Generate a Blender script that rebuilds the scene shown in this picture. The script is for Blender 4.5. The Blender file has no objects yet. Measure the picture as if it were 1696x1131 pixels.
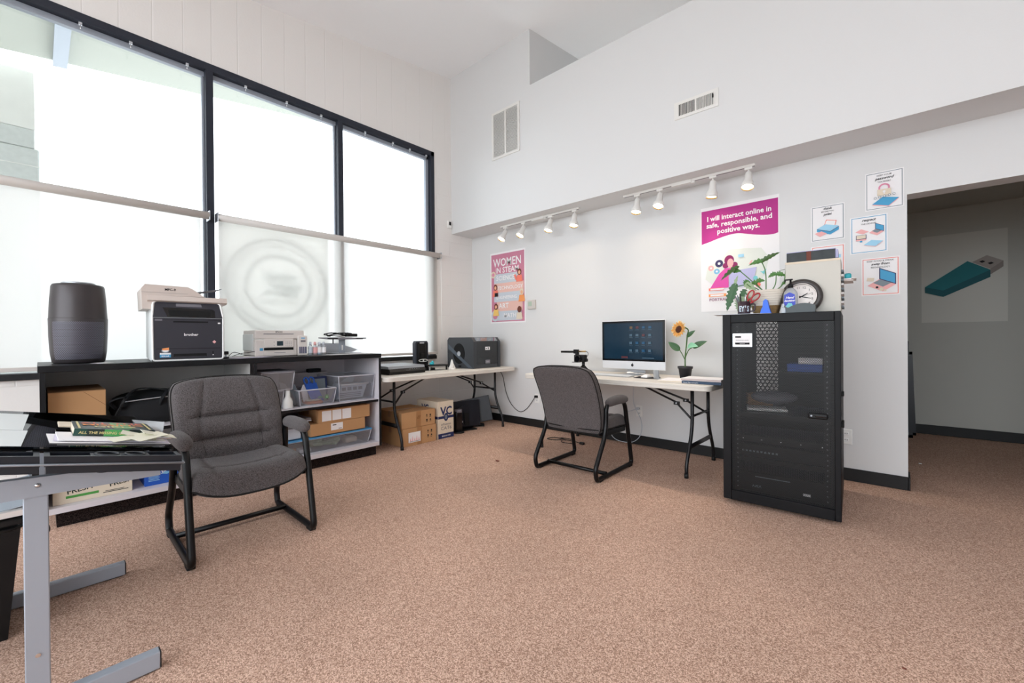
import bpy, bmesh, math, random
from mathutils import Vector, Matrix, Euler

random.seed(7)
SC = bpy.context.scene
COL = SC.collection
pi = math.pi

# ------------------------------------------------------------------ camera, world, exposure
YAW, PITCH, ROLL, FPX = math.radians(41.95), math.radians(0.25), math.radians(0.48), 705.5
cam_d = bpy.data.cameras.new('camera')
cam = bpy.data.objects.new('camera', cam_d)
COL.objects.link(cam)
cam.location = (0, 0, 1.12)
cam.rotation_mode = 'QUATERNION'
cam.rotation_quaternion = (Matrix.Rotation(YAW, 4, 'Z') @ Matrix.Rotation(pi/2-PITCH, 4, 'X') @ Matrix.Rotation(-ROLL, 4, 'Z')).to_quaternion()
cam_d.sensor_width = 36
cam_d.lens = 36*FPX/1696
cam_d.shift_y = -(565.5-(559.4+FPX*math.tan(PITCH)))/1696
cam_d.clip_start = 0.05
SC.camera = cam
SC.view_settings.view_transform = 'Standard'
SC.view_settings.look = 'None'
SC.view_settings.gamma = 1
SC.view_settings.use_curve_mapping = False
SC.view_settings.exposure = 1.65
try:
    SC.cycles.use_denoising = True
    SC.cycles.max_bounces = 12
    SC.cycles.diffuse_bounces = 7
    SC.cycles.transparent_max_bounces = 24
    SC.cycles.sample_clamp_indirect = 6
    SC.cycles.caustics_reflective = False
    SC.cycles.caustics_refractive = False
except Exception:
    pass
W = bpy.data.worlds.new('overcast_sky')
SC.world = W
W.use_nodes = True
bg = W.node_tree.nodes['Background']
bg.inputs[0].default_value = (0.875, 0.94, 1.0, 1)
bg.inputs[1].default_value = 1.75


def portal(name, loc, rot, sx, sy):
    l = bpy.data.lights.new(name, 'AREA')
    l.shape = 'RECTANGLE'; l.size = sx; l.size_y = sy
    l.cycles.is_portal = True
    o = bpy.data.objects.new(name, l); COL.objects.link(o)
    o.location = loc; o.rotation_euler = rot
    return o


portal('window_daylight', (-4.66, 1.0, 2.2), (0, -pi/2, 0), 2.8, 5.2)
portal('back_opening_portal', (-0.9, -3.1, 1.85), (pi/2, 0, 0), 6.6, 3.3)  # portal for the assumed opening in the unseen back wall


# ------------------------------------------------------------------ materials
def lin(c):
    if isinstance(c, str):
        c = c.lstrip('#'); c = [int(c[i:i+2], 16)/255 for i in (0, 2, 4)]
    return tuple((x/12.92 if x <= .04045 else ((x+.055)/1.055)**2.4) for x in c[:3]) + (1,)


MATS = {}


def mat(name, col='#808080', rough=.5, metal=0., bump=0., bscale=200., spec=.5, emit=None, estr=0., var=0., vscale=5., trans=0., alpha=1., coat=0.):
    if name in MATS: return MATS[name]
    m = bpy.data.materials.new(name); m.use_nodes = True
    nt = m.node_tree; b = nt.nodes['Principled BSDF']
    b.inputs['Base Color'].default_value = lin(col)
    b.inputs['Roughness'].default_value = rough
    b.inputs['Metallic'].default_value = metal
    b.inputs['Specular IOR Level'].default_value = spec
    b.inputs['Coat Weight'].default_value = coat
    if emit:
        b.inputs['Emission Color'].default_value = lin(emit); b.inputs['Emission Strength'].default_value = estr
    tc = nt.nodes.new('ShaderNodeTexCoord')
    if var:
        n = nt.nodes.new('ShaderNodeTexNoise'); n.inputs['Scale'].default_value = vscale; n.inputs['Detail'].default_value = 4
        nt.links.new(tc.outputs['Object'], n.inputs['Vector'])
        r = nt.nodes.new('ShaderNodeMix'); r.data_type = 'RGBA'
        c = lin(col)
        r.inputs[6].default_value = tuple(x*(1-var) for x in c[:3])+(1,)
        r.inputs[7].default_value = tuple(min(1, x*(1+var)) for x in c[:3])+(1,)
        nt.links.new(n.outputs['Fac'], r.inputs[0]); nt.links.new(r.outputs[2], b.inputs['Base Color'])
    if bump:
        n = nt.nodes.new('ShaderNodeTexNoise'); n.inputs['Scale'].default_value = bscale; n.inputs['Detail'].default_value = 3
        nt.links.new(tc.outputs['Object'], n.inputs['Vector'])
        bp = nt.nodes.new('ShaderNodeBump'); bp.inputs['Strength'].default_value = bump; bp.inputs['Distance'].default_value = .002
        nt.links.new(n.outputs['Fac'], bp.inputs['Height']); nt.links.new(bp.outputs[0], b.inputs['Normal'])
    if alpha < 1:
        out = nt.nodes['Material Output']
        t = nt.nodes.new('ShaderNodeBsdfTransparent'); mx = nt.nodes.new('ShaderNodeMixShader')
        mx.inputs[0].default_value = alpha
        nt.links.new(t.outputs[0], mx.inputs[1]); nt.links.new(b.outputs[0], mx.inputs[2]); nt.links.new(mx.outputs[0], out.inputs[0])
    MATS[name] = m
    return m


def N(nt, t, **k):
    n = nt.nodes.new(t)
    for a, v in k.items(): setattr(n, a, v)
    return n


def mathn(nt, op, a, b=None, c=None):
    n = nt.nodes.new('ShaderNodeMath'); n.operation = op
    for i, v in enumerate((a, b, c)):
        if v is None: continue
        if isinstance(v, (int, float)): n.inputs[i].default_value = v
        else: nt.links.new(v, n.inputs[i])
    return n.outputs[0]


def carpet_mat(name, c0, c1, c2):
    m = bpy.data.materials.new(name); m.use_nodes = True; MATS[name] = m
    nt = m.node_tree; b = nt.nodes['Principled BSDF']; b.inputs['Roughness'].default_value = .95
    b.inputs['Specular IOR Level'].default_value = .1
    tc = N(nt, 'ShaderNodeTexCoord')
    n0 = N(nt, 'ShaderNodeTexNoise'); n0.inputs['Scale'].default_value = 320; n0.inputs['Detail'].default_value = 2
    nt.links.new(tc.outputs['Object'], n0.inputs['Vector'])
    vo = N(nt, 'ShaderNodeTexVoronoi'); vo.inputs['Scale'].default_value = 300
    nt.links.new(tc.outputs['Object'], vo.inputs['Vector'])
    sx = N(nt, 'ShaderNodeSeparateColor'); nt.links.new(vo.outputs['Color'], sx.inputs[0])
    fac = mathn(nt, 'ADD', mathn(nt, 'MULTIPLY', sx.outputs[0], .5), mathn(nt, 'MULTIPLY', n0.outputs['Fac'], .5))
    r = N(nt, 'ShaderNodeValToRGB'); e = r.color_ramp.elements
    e[0].position = .28; e[0].color = lin(c0); e[1].position = .72; e[1].color = lin(c2)
    x = r.color_ramp.elements.new(.5); x.color = lin(c1)
    nt.links.new(fac, r.inputs[0])
    n2 = N(nt, 'ShaderNodeTexNoise'); n2.inputs['Scale'].default_value = 1.3; n2.inputs['Detail'].default_value = 4
    nt.links.new(tc.outputs['Object'], n2.inputs['Vector'])
    mr = N(nt, 'ShaderNodeMapRange'); mr.inputs[1].default_value = .3; mr.inputs[2].default_value = .7; mr.inputs[3].default_value = .9; mr.inputs[4].default_value = 1.08
    nt.links.new(n2.outputs['Fac'], mr.inputs[0])
    mx = N(nt, 'ShaderNodeVectorMath', operation='SCALE')
    nt.links.new(r.outputs[0], mx.inputs[0]); nt.links.new(mr.outputs[0], mx.inputs['Scale'])
    nt.links.new(mx.outputs[0], b.inputs['Base Color'])
    bp = N(nt, 'ShaderNodeBump'); bp.inputs['Strength'].default_value = .2; bp.inputs['Distance'].default_value = .003
    nt.links.new(fac, bp.inputs['Height']); nt.links.new(bp.outputs[0], b.inputs['Normal'])
    return m


def paint_mat(name, col, kind='drywall'):
    m = bpy.data.materials.new(name); m.use_nodes = True; MATS[name] = m
    nt = m.node_tree; b = nt.nodes['Principled BSDF']; b.inputs['Roughness'].default_value = .6
    b.inputs['Specular IOR Level'].default_value = .25
    b.inputs['Base Color'].default_value = lin(col)
    tc = N(nt, 'ShaderNodeTexCoord')
    n1 = N(nt, 'ShaderNodeTexNoise'); n1.inputs['Scale'].default_value = 90 if kind == 'drywall' else 60; n1.inputs['Detail'].default_value = 4
    nt.links.new(tc.outputs['Object'], n1.inputs['Vector'])
    h = n1.outputs['Fac']
    if kind == 'block':
        sp = N(nt, 'ShaderNodeSeparateXYZ'); nt.links.new(tc.outputs['Object'], sp.inputs[0])
        y, z = sp.outputs[1], sp.outputs[2]
        # below the window head: running-bond block 0.4 x 0.2 ; above: fine vertical scores
        row = mathn(nt, 'FLOOR', mathn(nt, 'DIVIDE', z, .203))
        fz = mathn(nt, 'FRACT', mathn(nt, 'DIVIDE', z, .203))
        dz = mathn(nt, 'MULTIPLY', mathn(nt, 'MINIMUM', fz, mathn(nt, 'SUBTRACT', 1., fz)), .203)
        off = mathn(nt, 'MULTIPLY', mathn(nt, 'MODULO', row, 2.), .2)
        fy = mathn(nt, 'FRACT', mathn(nt, 'DIVIDE', mathn(nt, 'ADD', mathn(nt, 'ADD', y, 20.), off), .406))
        dy = mathn(nt, 'MULTIPLY', mathn(nt, 'MINIMUM', fy, mathn(nt, 'SUBTRACT', 1., fy)), .406)
        low = mathn(nt, 'MINIMUM', dy, dz)
        fu = mathn(nt, 'FRACT', mathn(nt, 'DIVIDE', mathn(nt, 'ADD', y, 20.06), .203))
        up = mathn(nt, 'MULTIPLY', mathn(nt, 'MINIMUM', fu, mathn(nt, 'SUBTRACT', 1., fu)), .203)
        hi = mathn(nt, 'GREATER_THAN', z, 3.4)
        d = mathn(nt, 'ADD', mathn(nt, 'MULTIPLY', up, hi), mathn(nt, 'MULTIPLY', low, mathn(nt, 'SUBTRACT', 1., hi)))
        g = N(nt, 'ShaderNodeMapRange'); g.inputs[1].default_value = .0; g.inputs[2].default_value = .006
        nt.links.new(d, g.inputs[0])
        h = mathn(nt, 'ADD', mathn(nt, 'MULTIPLY', n1.outputs['Fac'], .35), mathn(nt, 'MULTIPLY', g.outputs[0], 1.2))
    bp = N(nt, 'ShaderNodeBump'); bp.inputs['Strength'].default_value = .25 if kind == 'drywall' else .55; bp.inputs['Distance'].default_value = .0015 if kind == 'drywall' else .003
    nt.links.new(h, bp.inputs['Height']); nt.links.new(bp.outputs[0], b.inputs['Normal'])
    return m


def shade_mat():
    m = bpy.data.materials.new('shade_fabric'); m.use_nodes = True; MATS['shade_fabric'] = m
    nt = m.node_tree; nt.nodes.remove(nt.nodes['Principled BSDF']); out = nt.nodes['Material Output']
    d = N(nt, 'ShaderNodeBsdfDiffuse'); d.inputs[0].default_value = lin('#eeece8')
    t = N(nt, 'ShaderNodeBsdfTranslucent'); t.inputs[0].default_value = lin('#f6f5f3')
    tr = N(nt, 'ShaderNodeBsdfTransparent')
    a = N(nt, 'ShaderNodeMixShader'); a.inputs[0].default_value = .62
    nt.links.new(d.outputs[0], a.inputs[1]); nt.links.new(t.outputs[0], a.inputs[2])
    c = N(nt, 'ShaderNodeMixShader'); c.inputs[0].default_value = .2
    nt.links.new(a.outputs[0], c.inputs[1]); nt.links.new(tr.outputs[0], c.inputs[2])
    nt.links.new(c.outputs[0], out.inputs[0])


def film_mat(name, col):
    m = bpy.data.materials.new(name); m.use_nodes = True; MATS[name] = m
    nt = m.node_tree; nt.nodes.remove(nt.nodes['Principled BSDF']); out = nt.nodes['Material Output']
    d = N(nt, 'ShaderNodeBsdfDiffuse'); d.inputs[0].default_value = lin(col)
    t = N(nt, 'ShaderNodeBsdfTranslucent'); t.inputs[0].default_value = lin(col)
    a = N(nt, 'ShaderNodeMixShader'); a.inputs[0].default_value = .85
    nt.links.new(d.outputs[0], a.inputs[1]); nt.links.new(t.outputs[0], a.inputs[2]); nt.links.new(a.outputs[0], out.inputs[0])


def thin_mat(name, tint, refl=.08, rough=.02, haze=0., hazecol='#ffffff'):
    m = bpy.data.materials.new(name); m.use_nodes = True; MATS[name] = m
    nt = m.node_tree; nt.nodes.remove(nt.nodes['Principled BSDF']); out = nt.nodes['Material Output']
    tr = N(nt, 'ShaderNodeBsdfTransparent'); tr.inputs[0].default_value = lin(tint)
    g = N(nt, 'ShaderNodeBsdfGlossy'); g.inputs['Roughness'].default_value = rough
    fr = N(nt, 'ShaderNodeLayerWeight'); fr.inputs[0].default_value = .35
    f = mathn(nt, 'ADD', mathn(nt, 'MULTIPLY', fr.outputs['Fresnel'], .5), refl*.5)
    a = N(nt, 'ShaderNodeMixShader'); nt.links.new(f, a.inputs[0])
    nt.links.new(tr.outputs[0], a.inputs[1]); nt.links.new(g.outputs[0], a.inputs[2])
    last = a
    if haze:
        d = N(nt, 'ShaderNodeBsdfDiffuse'); d.inputs[0].default_value = lin(hazecol)
        tl = N(nt, 'ShaderNodeBsdfTranslucent'); tl.inputs[0].default_value = lin(hazecol)
        dd = N(nt, 'ShaderNodeMixShader'); dd.inputs[0].default_value = .35
        nt.links.new(d.outputs[0], dd.inputs[1]); nt.links.new(tl.outputs[0], dd.inputs[2])
        c = N(nt, 'ShaderNodeMixShader'); c.inputs[0].default_value = haze
        nt.links.new(a.outputs[0], c.inputs[1]); nt.links.new(dd.outputs[0], c.inputs[2]); last = c
    nt.links.new(last.outputs[0], out.inputs[0])
    return m


def perf_mat(name, col, pitch, ratio, rough=.5, plane='xz'):
    """perforated sheet steel: hexagonal grid of round holes"""
    m = bpy.data.materials.new(name); m.use_nodes = True; MATS[name] = m
    nt = m.node_tree; b = nt.nodes['Principled BSDF']; out = nt.nodes['Material Output']
    b.inputs['Base Color'].default_value = lin(col); b.inputs['Roughness'].default_value = rough
    tc = N(nt, 'ShaderNodeTexCoord'); sp = N(nt, 'ShaderNodeSeparateXYZ'); nt.links.new(tc.outputs['Object'], sp.inputs[0])
    u = mathn(nt, 'ADD', sp.outputs['xyz'.index(plane[0])], 10.)
    v = mathn(nt, 'ADD', sp.outputs['xyz'.index(plane[1])], 10.)
    ph = pitch*math.sqrt(3)

    def cell(du, dv):
        a = mathn(nt, 'SUBTRACT', mathn(nt, 'FRACT', mathn(nt, 'ADD', mathn(nt, 'DIVIDE', u, pitch), du)), .5)
        c = mathn(nt, 'SUBTRACT', mathn(nt, 'FRACT', mathn(nt, 'ADD', mathn(nt, 'DIVIDE', v, ph), dv)), .5)
        a = mathn(nt, 'MULTIPLY', a, pitch); c = mathn(nt, 'MULTIPLY', c, ph)
        return mathn(nt, 'SQRT', mathn(nt, 'ADD', mathn(nt, 'MULTIPLY', a, a), mathn(nt, 'MULTIPLY', c, c)))
    d = mathn(nt, 'MINIMUM', cell(0, 0), cell(.5, .5))
    hole = mathn(nt, 'LESS_THAN', d, pitch*ratio)
    tr = N(nt, 'ShaderNodeBsdfTransparent'); mx = N(nt, 'ShaderNodeMixShader')
    nt.links.new(hole, mx.inputs[0]); nt.links.new(b.outputs[0], mx.inputs[1]); nt.links.new(tr.outputs[0], mx.inputs[2])
    nt.links.new(mx.outputs[0], out.inputs[0])
    return m


def fabric_mat(name, ca, cb, scale=350):
    m = bpy.data.materials.new(name); m.use_nodes = True; MATS[name] = m
    nt = m.node_tree; b = nt.nodes['Principled BSDF']; b.inputs['Roughness'].default_value = .95
    b.inputs['Specular IOR Level'].default_value = .15
    b.inputs['Sheen Weight'].default_value = .15
    tc = N(nt, 'ShaderNodeTexCoord'); mp = N(nt, 'ShaderNodeMapping'); mp.inputs['Scale'].default_value = (1, .35, 1)
    nt.links.new(tc.outputs['Object'], mp.inputs[0])
    n = N(nt, 'ShaderNodeTexNoise'); n.inputs['Scale'].default_value = scale; n.inputs['Detail'].default_value = 3
    nt.links.new(mp.outputs[0], n.inputs['Vector'])
    r = N(nt, 'ShaderNodeValToRGB'); e = r.color_ramp.elements
    e[0].position = .38; e[0].color = lin(ca); e[1].position = .62; e[1].color = lin(cb)
    nt.links.new(n.outputs['Fac'], r.inputs[0]); nt.links.new(r.outputs[0], b.inputs['Base Color'])
    bp = N(nt, 'ShaderNodeBump'); bp.inputs['Strength'].default_value = .5; bp.inputs['Distance'].default_value = .002
    nt.links.new(n.outputs['Fac'], bp.inputs['Height']); nt.links.new(bp.outputs[0], b.inputs['Normal'])


carpet_mat('carpet', '#8f7060', '#bf9b87', '#e6c6b3')
carpet_mat('kick_carpet', '#0d0a0a', '#221b1a', '#3a302d')
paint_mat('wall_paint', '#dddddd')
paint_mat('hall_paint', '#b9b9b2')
paint_mat('block_paint', '#ebe8e5', 'block')
mat('ceiling_paint', '#fafbfd', .8)
shade_mat()
thin_mat('window_glass', '#fbfcfc', .05)
thin_mat('clear_plastic', '#e9ebf0', .12, .12, .22, '#e8e8ee')
thin_mat('bottle_clear', '#eef2f6', .1, .08, .25)
thin_mat('smoke_acrylic', '#7d8084', .1, .03)
thin_mat('table_glass', '#4a565f', .12, .02)
thin_mat('film', '#e4eaf0', .1, .05, .25)
perf_mat('rack_mesh', '#0a0a0c', .0085, .36, .45, 'xz')
perf_mat('rack_side_mesh', '#8a8a90', .03, .33, .5, 'yz')
perf_mat('purifier_mesh', '#2c2a2d', .008, .30, .5, 'xz')
fabric_mat('chair_fabric', '#3a3635', '#6c6667', 520)
mat('piping', '#141110', .9)
mat('black_rubber', '#060607', .6)
mat('base_rubber', '#060608', .6)
mat('black_metal', '#050507', .38, bump=.05, spec=.35)
mat('black_plastic', '#09090b', .5, spec=.35)
mat('black_gloss', '#040508', .15)
mat('rack_black', '#07070b', .5, bump=.08, bscale=500, spec=.25)
mat('dark_frame', '#262a35', .5, spec=.35)
mat('alu', '#9aa2ac', .4, .6)
mat('grey_metal', '#a3aab5', .45, .25)
mat('silver', '#c9ccd1', .3, .8)
mat('chrome', '#e0e0e0', .15, 1.)
mat('leg_grey', '#141417', .4, .2)
mat('table_white', '#dcd6cd', .45, bump=.15, bscale=400)
mat('laminate_black', '#0c0d11', .4, spec=.35)
mat('laminate_white', '#d6d1d6', .5)
mat('laminate_grey', '#bdbbb8', .22)  # light grey, a little darker than the right bay lining
mat('white', '#ecebe8', .5)
mat('white_metal', '#e4e2de', .4)
mat('white_gloss', '#f0f0ef', .25)
mat('off_white', '#cdc7c2', .5)
mat('printer_warm', '#cabdb5', .5)
mat('printer_side', '#dfe2e1', .5)
mat('paper', '#f1eff0', .85)
mat('paper_lilac', '#dcd6e6', .85)
mat('cardboard', '#bd9165', .85, var=.06, vscale=6)
mat('cardboard_dark', '#7a5233', .85)
mat('tape', '#a77a50', .35)
mat('ink', '#1c1b1f', .8)
mat('ink_grey', '#77757c', .8)
mat('shadow_gap', '#050506', .9)  # flat near-black painted in for the shade inside slots, seams and recesses
mat('bulb', '#fff3dd', .3, emit='#ffe9c8', estr=14.)
mat('lamp_brass', '#b8996a', .3, .8)
mat('concrete', '#d6d6d1', .9, bump=.5, bscale=40, var=.08, vscale=8)
mat('block_rough', '#bcc0bd', .95, bump=1., bscale=30, var=.15, vscale=20)
mat('eave_paint', '#babdb4', .8)
mat('bounce_ground', '#c4c4c1', .95)  # outside ground, made pale to bounce daylight up to the ceiling
mat('orange', '#e07a3c', .7)
mat('blue', '#1c55b4', .5)
mat('blue_bright', '#1766e0', .4)
mat('navy', '#1b2a5a', .5)
mat('teal', '#2fb0bd', .5)
mat('green_print', '#4d9a45', .7)
mat('skin', '#e9b08f', .8)


# ------------------------------------------------------------------ mesh builder
class B:
    def __init__(s, M=None):
        s.bm = bmesh.new(); s.names = []; s.M = M or Matrix()

    def mi(s, m):
        if m not in s.names: s.names.append(m)
        return s.names.index(m)

    def add(s, vs, fs, m, smooth=False, M=None):
        T = s.M @ M if M is not None else s.M
        i = s.mi(m); V = [s.bm.verts.new(T @ Vector(v)) for v in vs]; out = []
        for f in fs:
            try:
                F = s.bm.faces.new([V[k] for k in f])
            except ValueError:
                continue
            F.material_index = i; F.smooth = smooth; out.append(F)
        return V, out

    def box(s, x0, y0, z0, x1, y1, z1, m, bev=0, M=None, seg=2):
        x0, x1 = sorted((x0, x1)); y0, y1 = sorted((y0, y1)); z0, z1 = sorted((z0, z1))
        vs = [(x, y, z) for x in (x0, x1) for y in (y0, y1) for z in (z0, z1)]
        fs = [(0, 1, 3, 2), (4, 6, 7, 5), (0, 4, 5, 1), (2, 3, 7, 6), (0, 2, 6, 4), (1, 5, 7, 3)]
        V, F = s.add(vs, fs, m, False, M)
        if bev:
            es = list({e for f in F for e in f.edges})
            r = bmesh.ops.bevel(s.bm, geom=es, offset=bev, segments=seg, affect='EDGES', profile=.5)
            for f in r['faces']: f.smooth = True; f.material_index = s.mi(m)
        return s

    def cbox(s, c, d, m, bev=0, rot=(0, 0, 0), seg=2):
        M = Matrix.Translation(c) @ Euler(rot).to_matrix().to_4x4()
        return s.box(-d[0]/2, -d[1]/2, -d[2]/2, d[0]/2, d[1]/2, d[2]/2, m, bev, M, seg)

    def tube(s, pts, r, m, seg=10, closed=False, caps=True, sq=None):
        pts = [Vector(p) for p in pts]; n = len(pts)
        rr = r if isinstance(r, (list, tuple)) else [r]*n
        tang = []
        for i in range(n):
            a = pts[(i-1) % n] if (closed or i > 0) else pts[i]
            b = pts[(i+1) % n] if (closed or i < n-1) else pts[i]
            t = (b-a); tang.append(t.normalized() if t.length > 1e-9 else Vector((0, 0, 1)))
        up = Vector((0, 0, 1)) if abs(tang[0].z) < .9 else Vector((1, 0, 0))
        nrm = (up - tang[0]*up.dot(tang[0])).normalized()
        vs = []; fs = []
        for i in range(n):
            nrm = nrm - tang[i]*nrm.dot(tang[i])
            nrm = nrm.normalized() if nrm.length > 1e-6 else tang[i].orthogonal().normalized()
            bn = tang[i].cross(nrm)
            for k in range(seg):
                a = 2*pi*k/seg
                sx, sy = (sq if sq else (1, 1))
                vs.append(pts[i]+(nrm*math.cos(a)*sx+bn*math.sin(a)*sy)*rr[i])
        m_ = n if closed else n-1
        for i in range(m_):
            j = (i+1) % n
            for k in range(seg):
                l = (k+1) % seg
                fs.append((i*seg+k, i*seg+l, j*seg+l, j*seg+k))
        if caps and not closed:
            fs.append(tuple(range(seg))[::-1]); fs.append(tuple((n-1)*seg+k for k in range(seg)))
        V, F = s.add(vs, fs, m, True)
        if caps and not closed:
            for f in F[-2:]: f.smooth = False
        return s

    def cyl(s, p0, p1, r0, m, r1=None, seg=24, caps=True):
        return s.tube([p0, p1], [r0, r0 if r1 is None else r1], m, seg, caps=caps)

    def lathe(s, prof, m, seg=32, M=None, smooth=True, cap=False):
        vs = []; fs = []; n = len(prof)
        for r, z in prof:
            for k in range(seg):
                a = 2*pi*k/seg; vs.append((r*math.cos(a), r*math.sin(a), z))
        for i in range(n-1):
            for k in range(seg):
                l = (k+1) % seg; fs.append((i*seg+k, i*seg+l, (i+1)*seg+l, (i+1)*seg+k))
        if cap and prof[0][0] > 1e-5: fs.append(tuple(range(seg))[::-1])
        if cap and prof[-1][0] > 1e-5: fs.append(tuple((n-1)*seg+k for k in range(seg)))
        s.add(vs, fs, m, smooth, M); return s

    def prism(s, poly, o, u, v, t, m, smooth=False):
        """poly in (u, v), extruded by vector t"""
        o, u, v, t = map(Vector, (o, u, v, t)); n = len(poly)
        a = [o+u*p[0]+v*p[1] for p in poly]; b = [p+t for p in a]
        fs = [tuple(range(n)), tuple(range(2*n-1, n-1, -1))]
        fs += [(i, n+i, n+(i+1) % n, (i+1) % n) for i in range(n)]
        V, F = s.add(a+b, fs, m)
        if smooth:
            for f in F[2:]: f.smooth = True
        return s

    def face(s, poly, o, u, v, m):
        o, u, v = map(Vector, (o, u, v))
        s.add([o+u*p[0]+v*p[1] for p in poly], [tuple(range(len(poly)))], m); return s

    def grid(s, fn, nu, nv, m, smooth=True, cu=False):
        vs = [fn(i/nu, j/nv) for i in range(nu+1) for j in range(nv+1)]
        fs = [(i*(nv+1)+j, (i+1)*(nv+1)+j, (i+1)*(nv+1)+j+1, i*(nv+1)+j+1) for i in range(nu) for j in range(nv)]
        s.add(vs, fs, m, smooth); return s

    def text(s, txt, size, o, u, v, m, align='CENTER', bold=0., sx=1., shear=0.):
        c = bpy.data.curves.new('lettering', 'FONT'); c.body = txt; c.size = size; c.align_x = align
        c.offset = bold*size; c.resolution_u = 2; c.shear = shear
        ob = bpy.data.objects.new('lettering', c)
        me = bpy.data.meshes.new_from_object(ob)
        o, u, v = map(Vector, (o, u, v))
        s.add([o+u*(p.co.x*sx)+v*p.co.y for p in me.vertices], [tuple(p.vertices) for p in me.polygons], m)
        bpy.data.objects.remove(ob); bpy.data.curves.remove(c); bpy.data.meshes.remove(me)
        return s

    def mesh(s, name):
        bmesh.ops.recalc_face_normals(s.bm, faces=s.bm.faces[:]) if getattr(s, 'recalc', True) else None
        me = bpy.data.meshes.new(name); s.bm.to_mesh(me); s.bm.free()
        for n in s.names: me.materials.append(MATS[n])
        return me


class Sheet:
    """printed matter: layers lie a hair above one another on a flat sheet"""
    def __init__(s, b, o, u, v, w, h, t=.0006, base='paper', back=True):
        s.b = b; s.o, s.u, s.v = Vector(o), Vector(u).normalized(), Vector(v).normalized()
        s.n = s.u.cross(s.v); s.w, s.h = w, h; s.k = 0
        if base: b.prism([(0, 0), (w, 0), (w, h), (0, h)], s.o, s.u, s.v, s.n*t, base)
        s.t = t

    def org(s, step=.00035):
        s.k += 1
        return s.o+s.n*(s.t+s.k*step)

    def poly(s, pts, m): s.b.face(pts, s.org(), s.u, s.v, m); return s
    def rect(s, x0, y0, x1, y1, m): return s.poly([(x0, y0), (x1, y0), (x1, y1), (x0, y1)], m)

    def disc(s, x, y, r, m, ry=None, n=24):
        ry = ry or r
        return s.poly([(x+r*math.cos(2*pi*i/n), y+ry*math.sin(2*pi*i/n)) for i in range(n)], m)

    def frame(s, x0, y0, x1, y1, w, m):
        s.rect(x0, y0, x1, y0+w, m); s.rect(x0, y1-w, x1, y1, m); s.rect(x0, y0, x0+w, y1, m); s.rect(x1-w, y0, x1, y1, m); return s

    def line(s, x0, y0, x1, y1, w, m):
        d = Vector((x1-x0, y1-y0)).normalized(); p = Vector((-d.y, d.x))*w/2
        return s.poly([(x0+p.x, y0+p.y), (x0-p.x, y0-p.y), (x1-p.x, y1-p.y), (x1+p.x, y1+p.y)], m)

    def text(s, txt, size, x, y, m, align='CENTER', bold=0., sx=1., rot=0, shear=0.):
        o = s.org(); c, q = math.cos(rot), math.sin(rot)
        u = s.u*c+s.v*q; v = s.v*c-s.u*q
        s.b.text(txt, size, o+s.u*x+s.v*y, u, v, m, align, bold, sx, shear); return s


def fillet(pts, r, n=6, closed=False):
    pts = [Vector(p) for p in pts]; out = []; N_ = len(pts)
    rr = r if isinstance(r, (list, tuple)) else [r]*N_
    for i, p in enumerate(pts):
        if not closed and i in (0, N_-1): out.append(p); continue
        a, b = pts[(i-1) % N_], pts[(i+1) % N_]
        da, db = (a-p), (b-p)
        k = min(rr[i], da.length*.49, db.length*.49)
        if k < 1e-5: out.append(p); continue
        A = p+da.normalized()*k; C = p+db.normalized()*k
        for j in range(n+1):
            t = j/n; out.append(A*(1-t)**2+p*2*t*(1-t)+C*t*t)
    return out


def spline(pts, n=8):
    P = [Vector(p) for p in pts]; P = [P[0]*2-P[1]]+P+[P[-1]*2-P[-2]]; out = []
    for i in range(1, len(P)-2):
        for j in range(n):
            t = j/n; a, b, c, d = P[i-1:i+3]
            out.append(.5*((2*b)+(c-a)*t+(2*a-5*b+4*c-d)*t*t+(3*b-a-3*c+d)*t**3))
    out.append(P[-2]); return out


def thing(name, label, cat, loc=(0, 0, 0), rotz=0., group=None):
    o = bpy.data.objects.new(name, None); COL.objects.link(o); o.empty_display_size = .05
    o.location = loc; o.rotation_euler = (0, 0, rotz); o['label'] = label; o['category'] = cat
    if group: o['group'] = group
    return o


def part(name, b, parent, label=None):
    o = bpy.data.objects.new(name, b.mesh(name)); COL.objects.link(o)
    if parent is not None: o.parent = parent
    if label: o['label'] = label
    return o


def solo(name, b, label, cat, group=None, loc=(0, 0, 0), rotz=0.):
    o = part(name, b, None); o['label'] = label; o['category'] = cat
    o.location = loc; o.rotation_euler = (0, 0, rotz)
    if group: o['group'] = group
    return o


def struct(name, b, parent=None):
    o = part(name, b, parent)
    if parent is None: o['kind'] = 'structure'
    return o


def copy_tree(o, parent=None):
    c = o.copy(); COL.objects.link(c)
    if parent is not None: c.parent = parent
    for ch in [x for x in o.children]: copy_tree(ch, c)
    return c


X, Y, Z = Vector((1, 0, 0)), Vector((0, 1, 0)), Vector((0, 0, 1))

# ------------------------------------------------------------------ the room
XL, YF, YB, YH, XR, Y0 = -4.5, 4.17, 3.79, 6.68, 2.6, -3.1
SOF = 2.541
CZ = lambda y: 4.655+.139*(y-3.79)
WY0, WY1, WZ0, WZ1 = -1.60, 3.497, .855, 3.562     # window opening in the left wall

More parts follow.
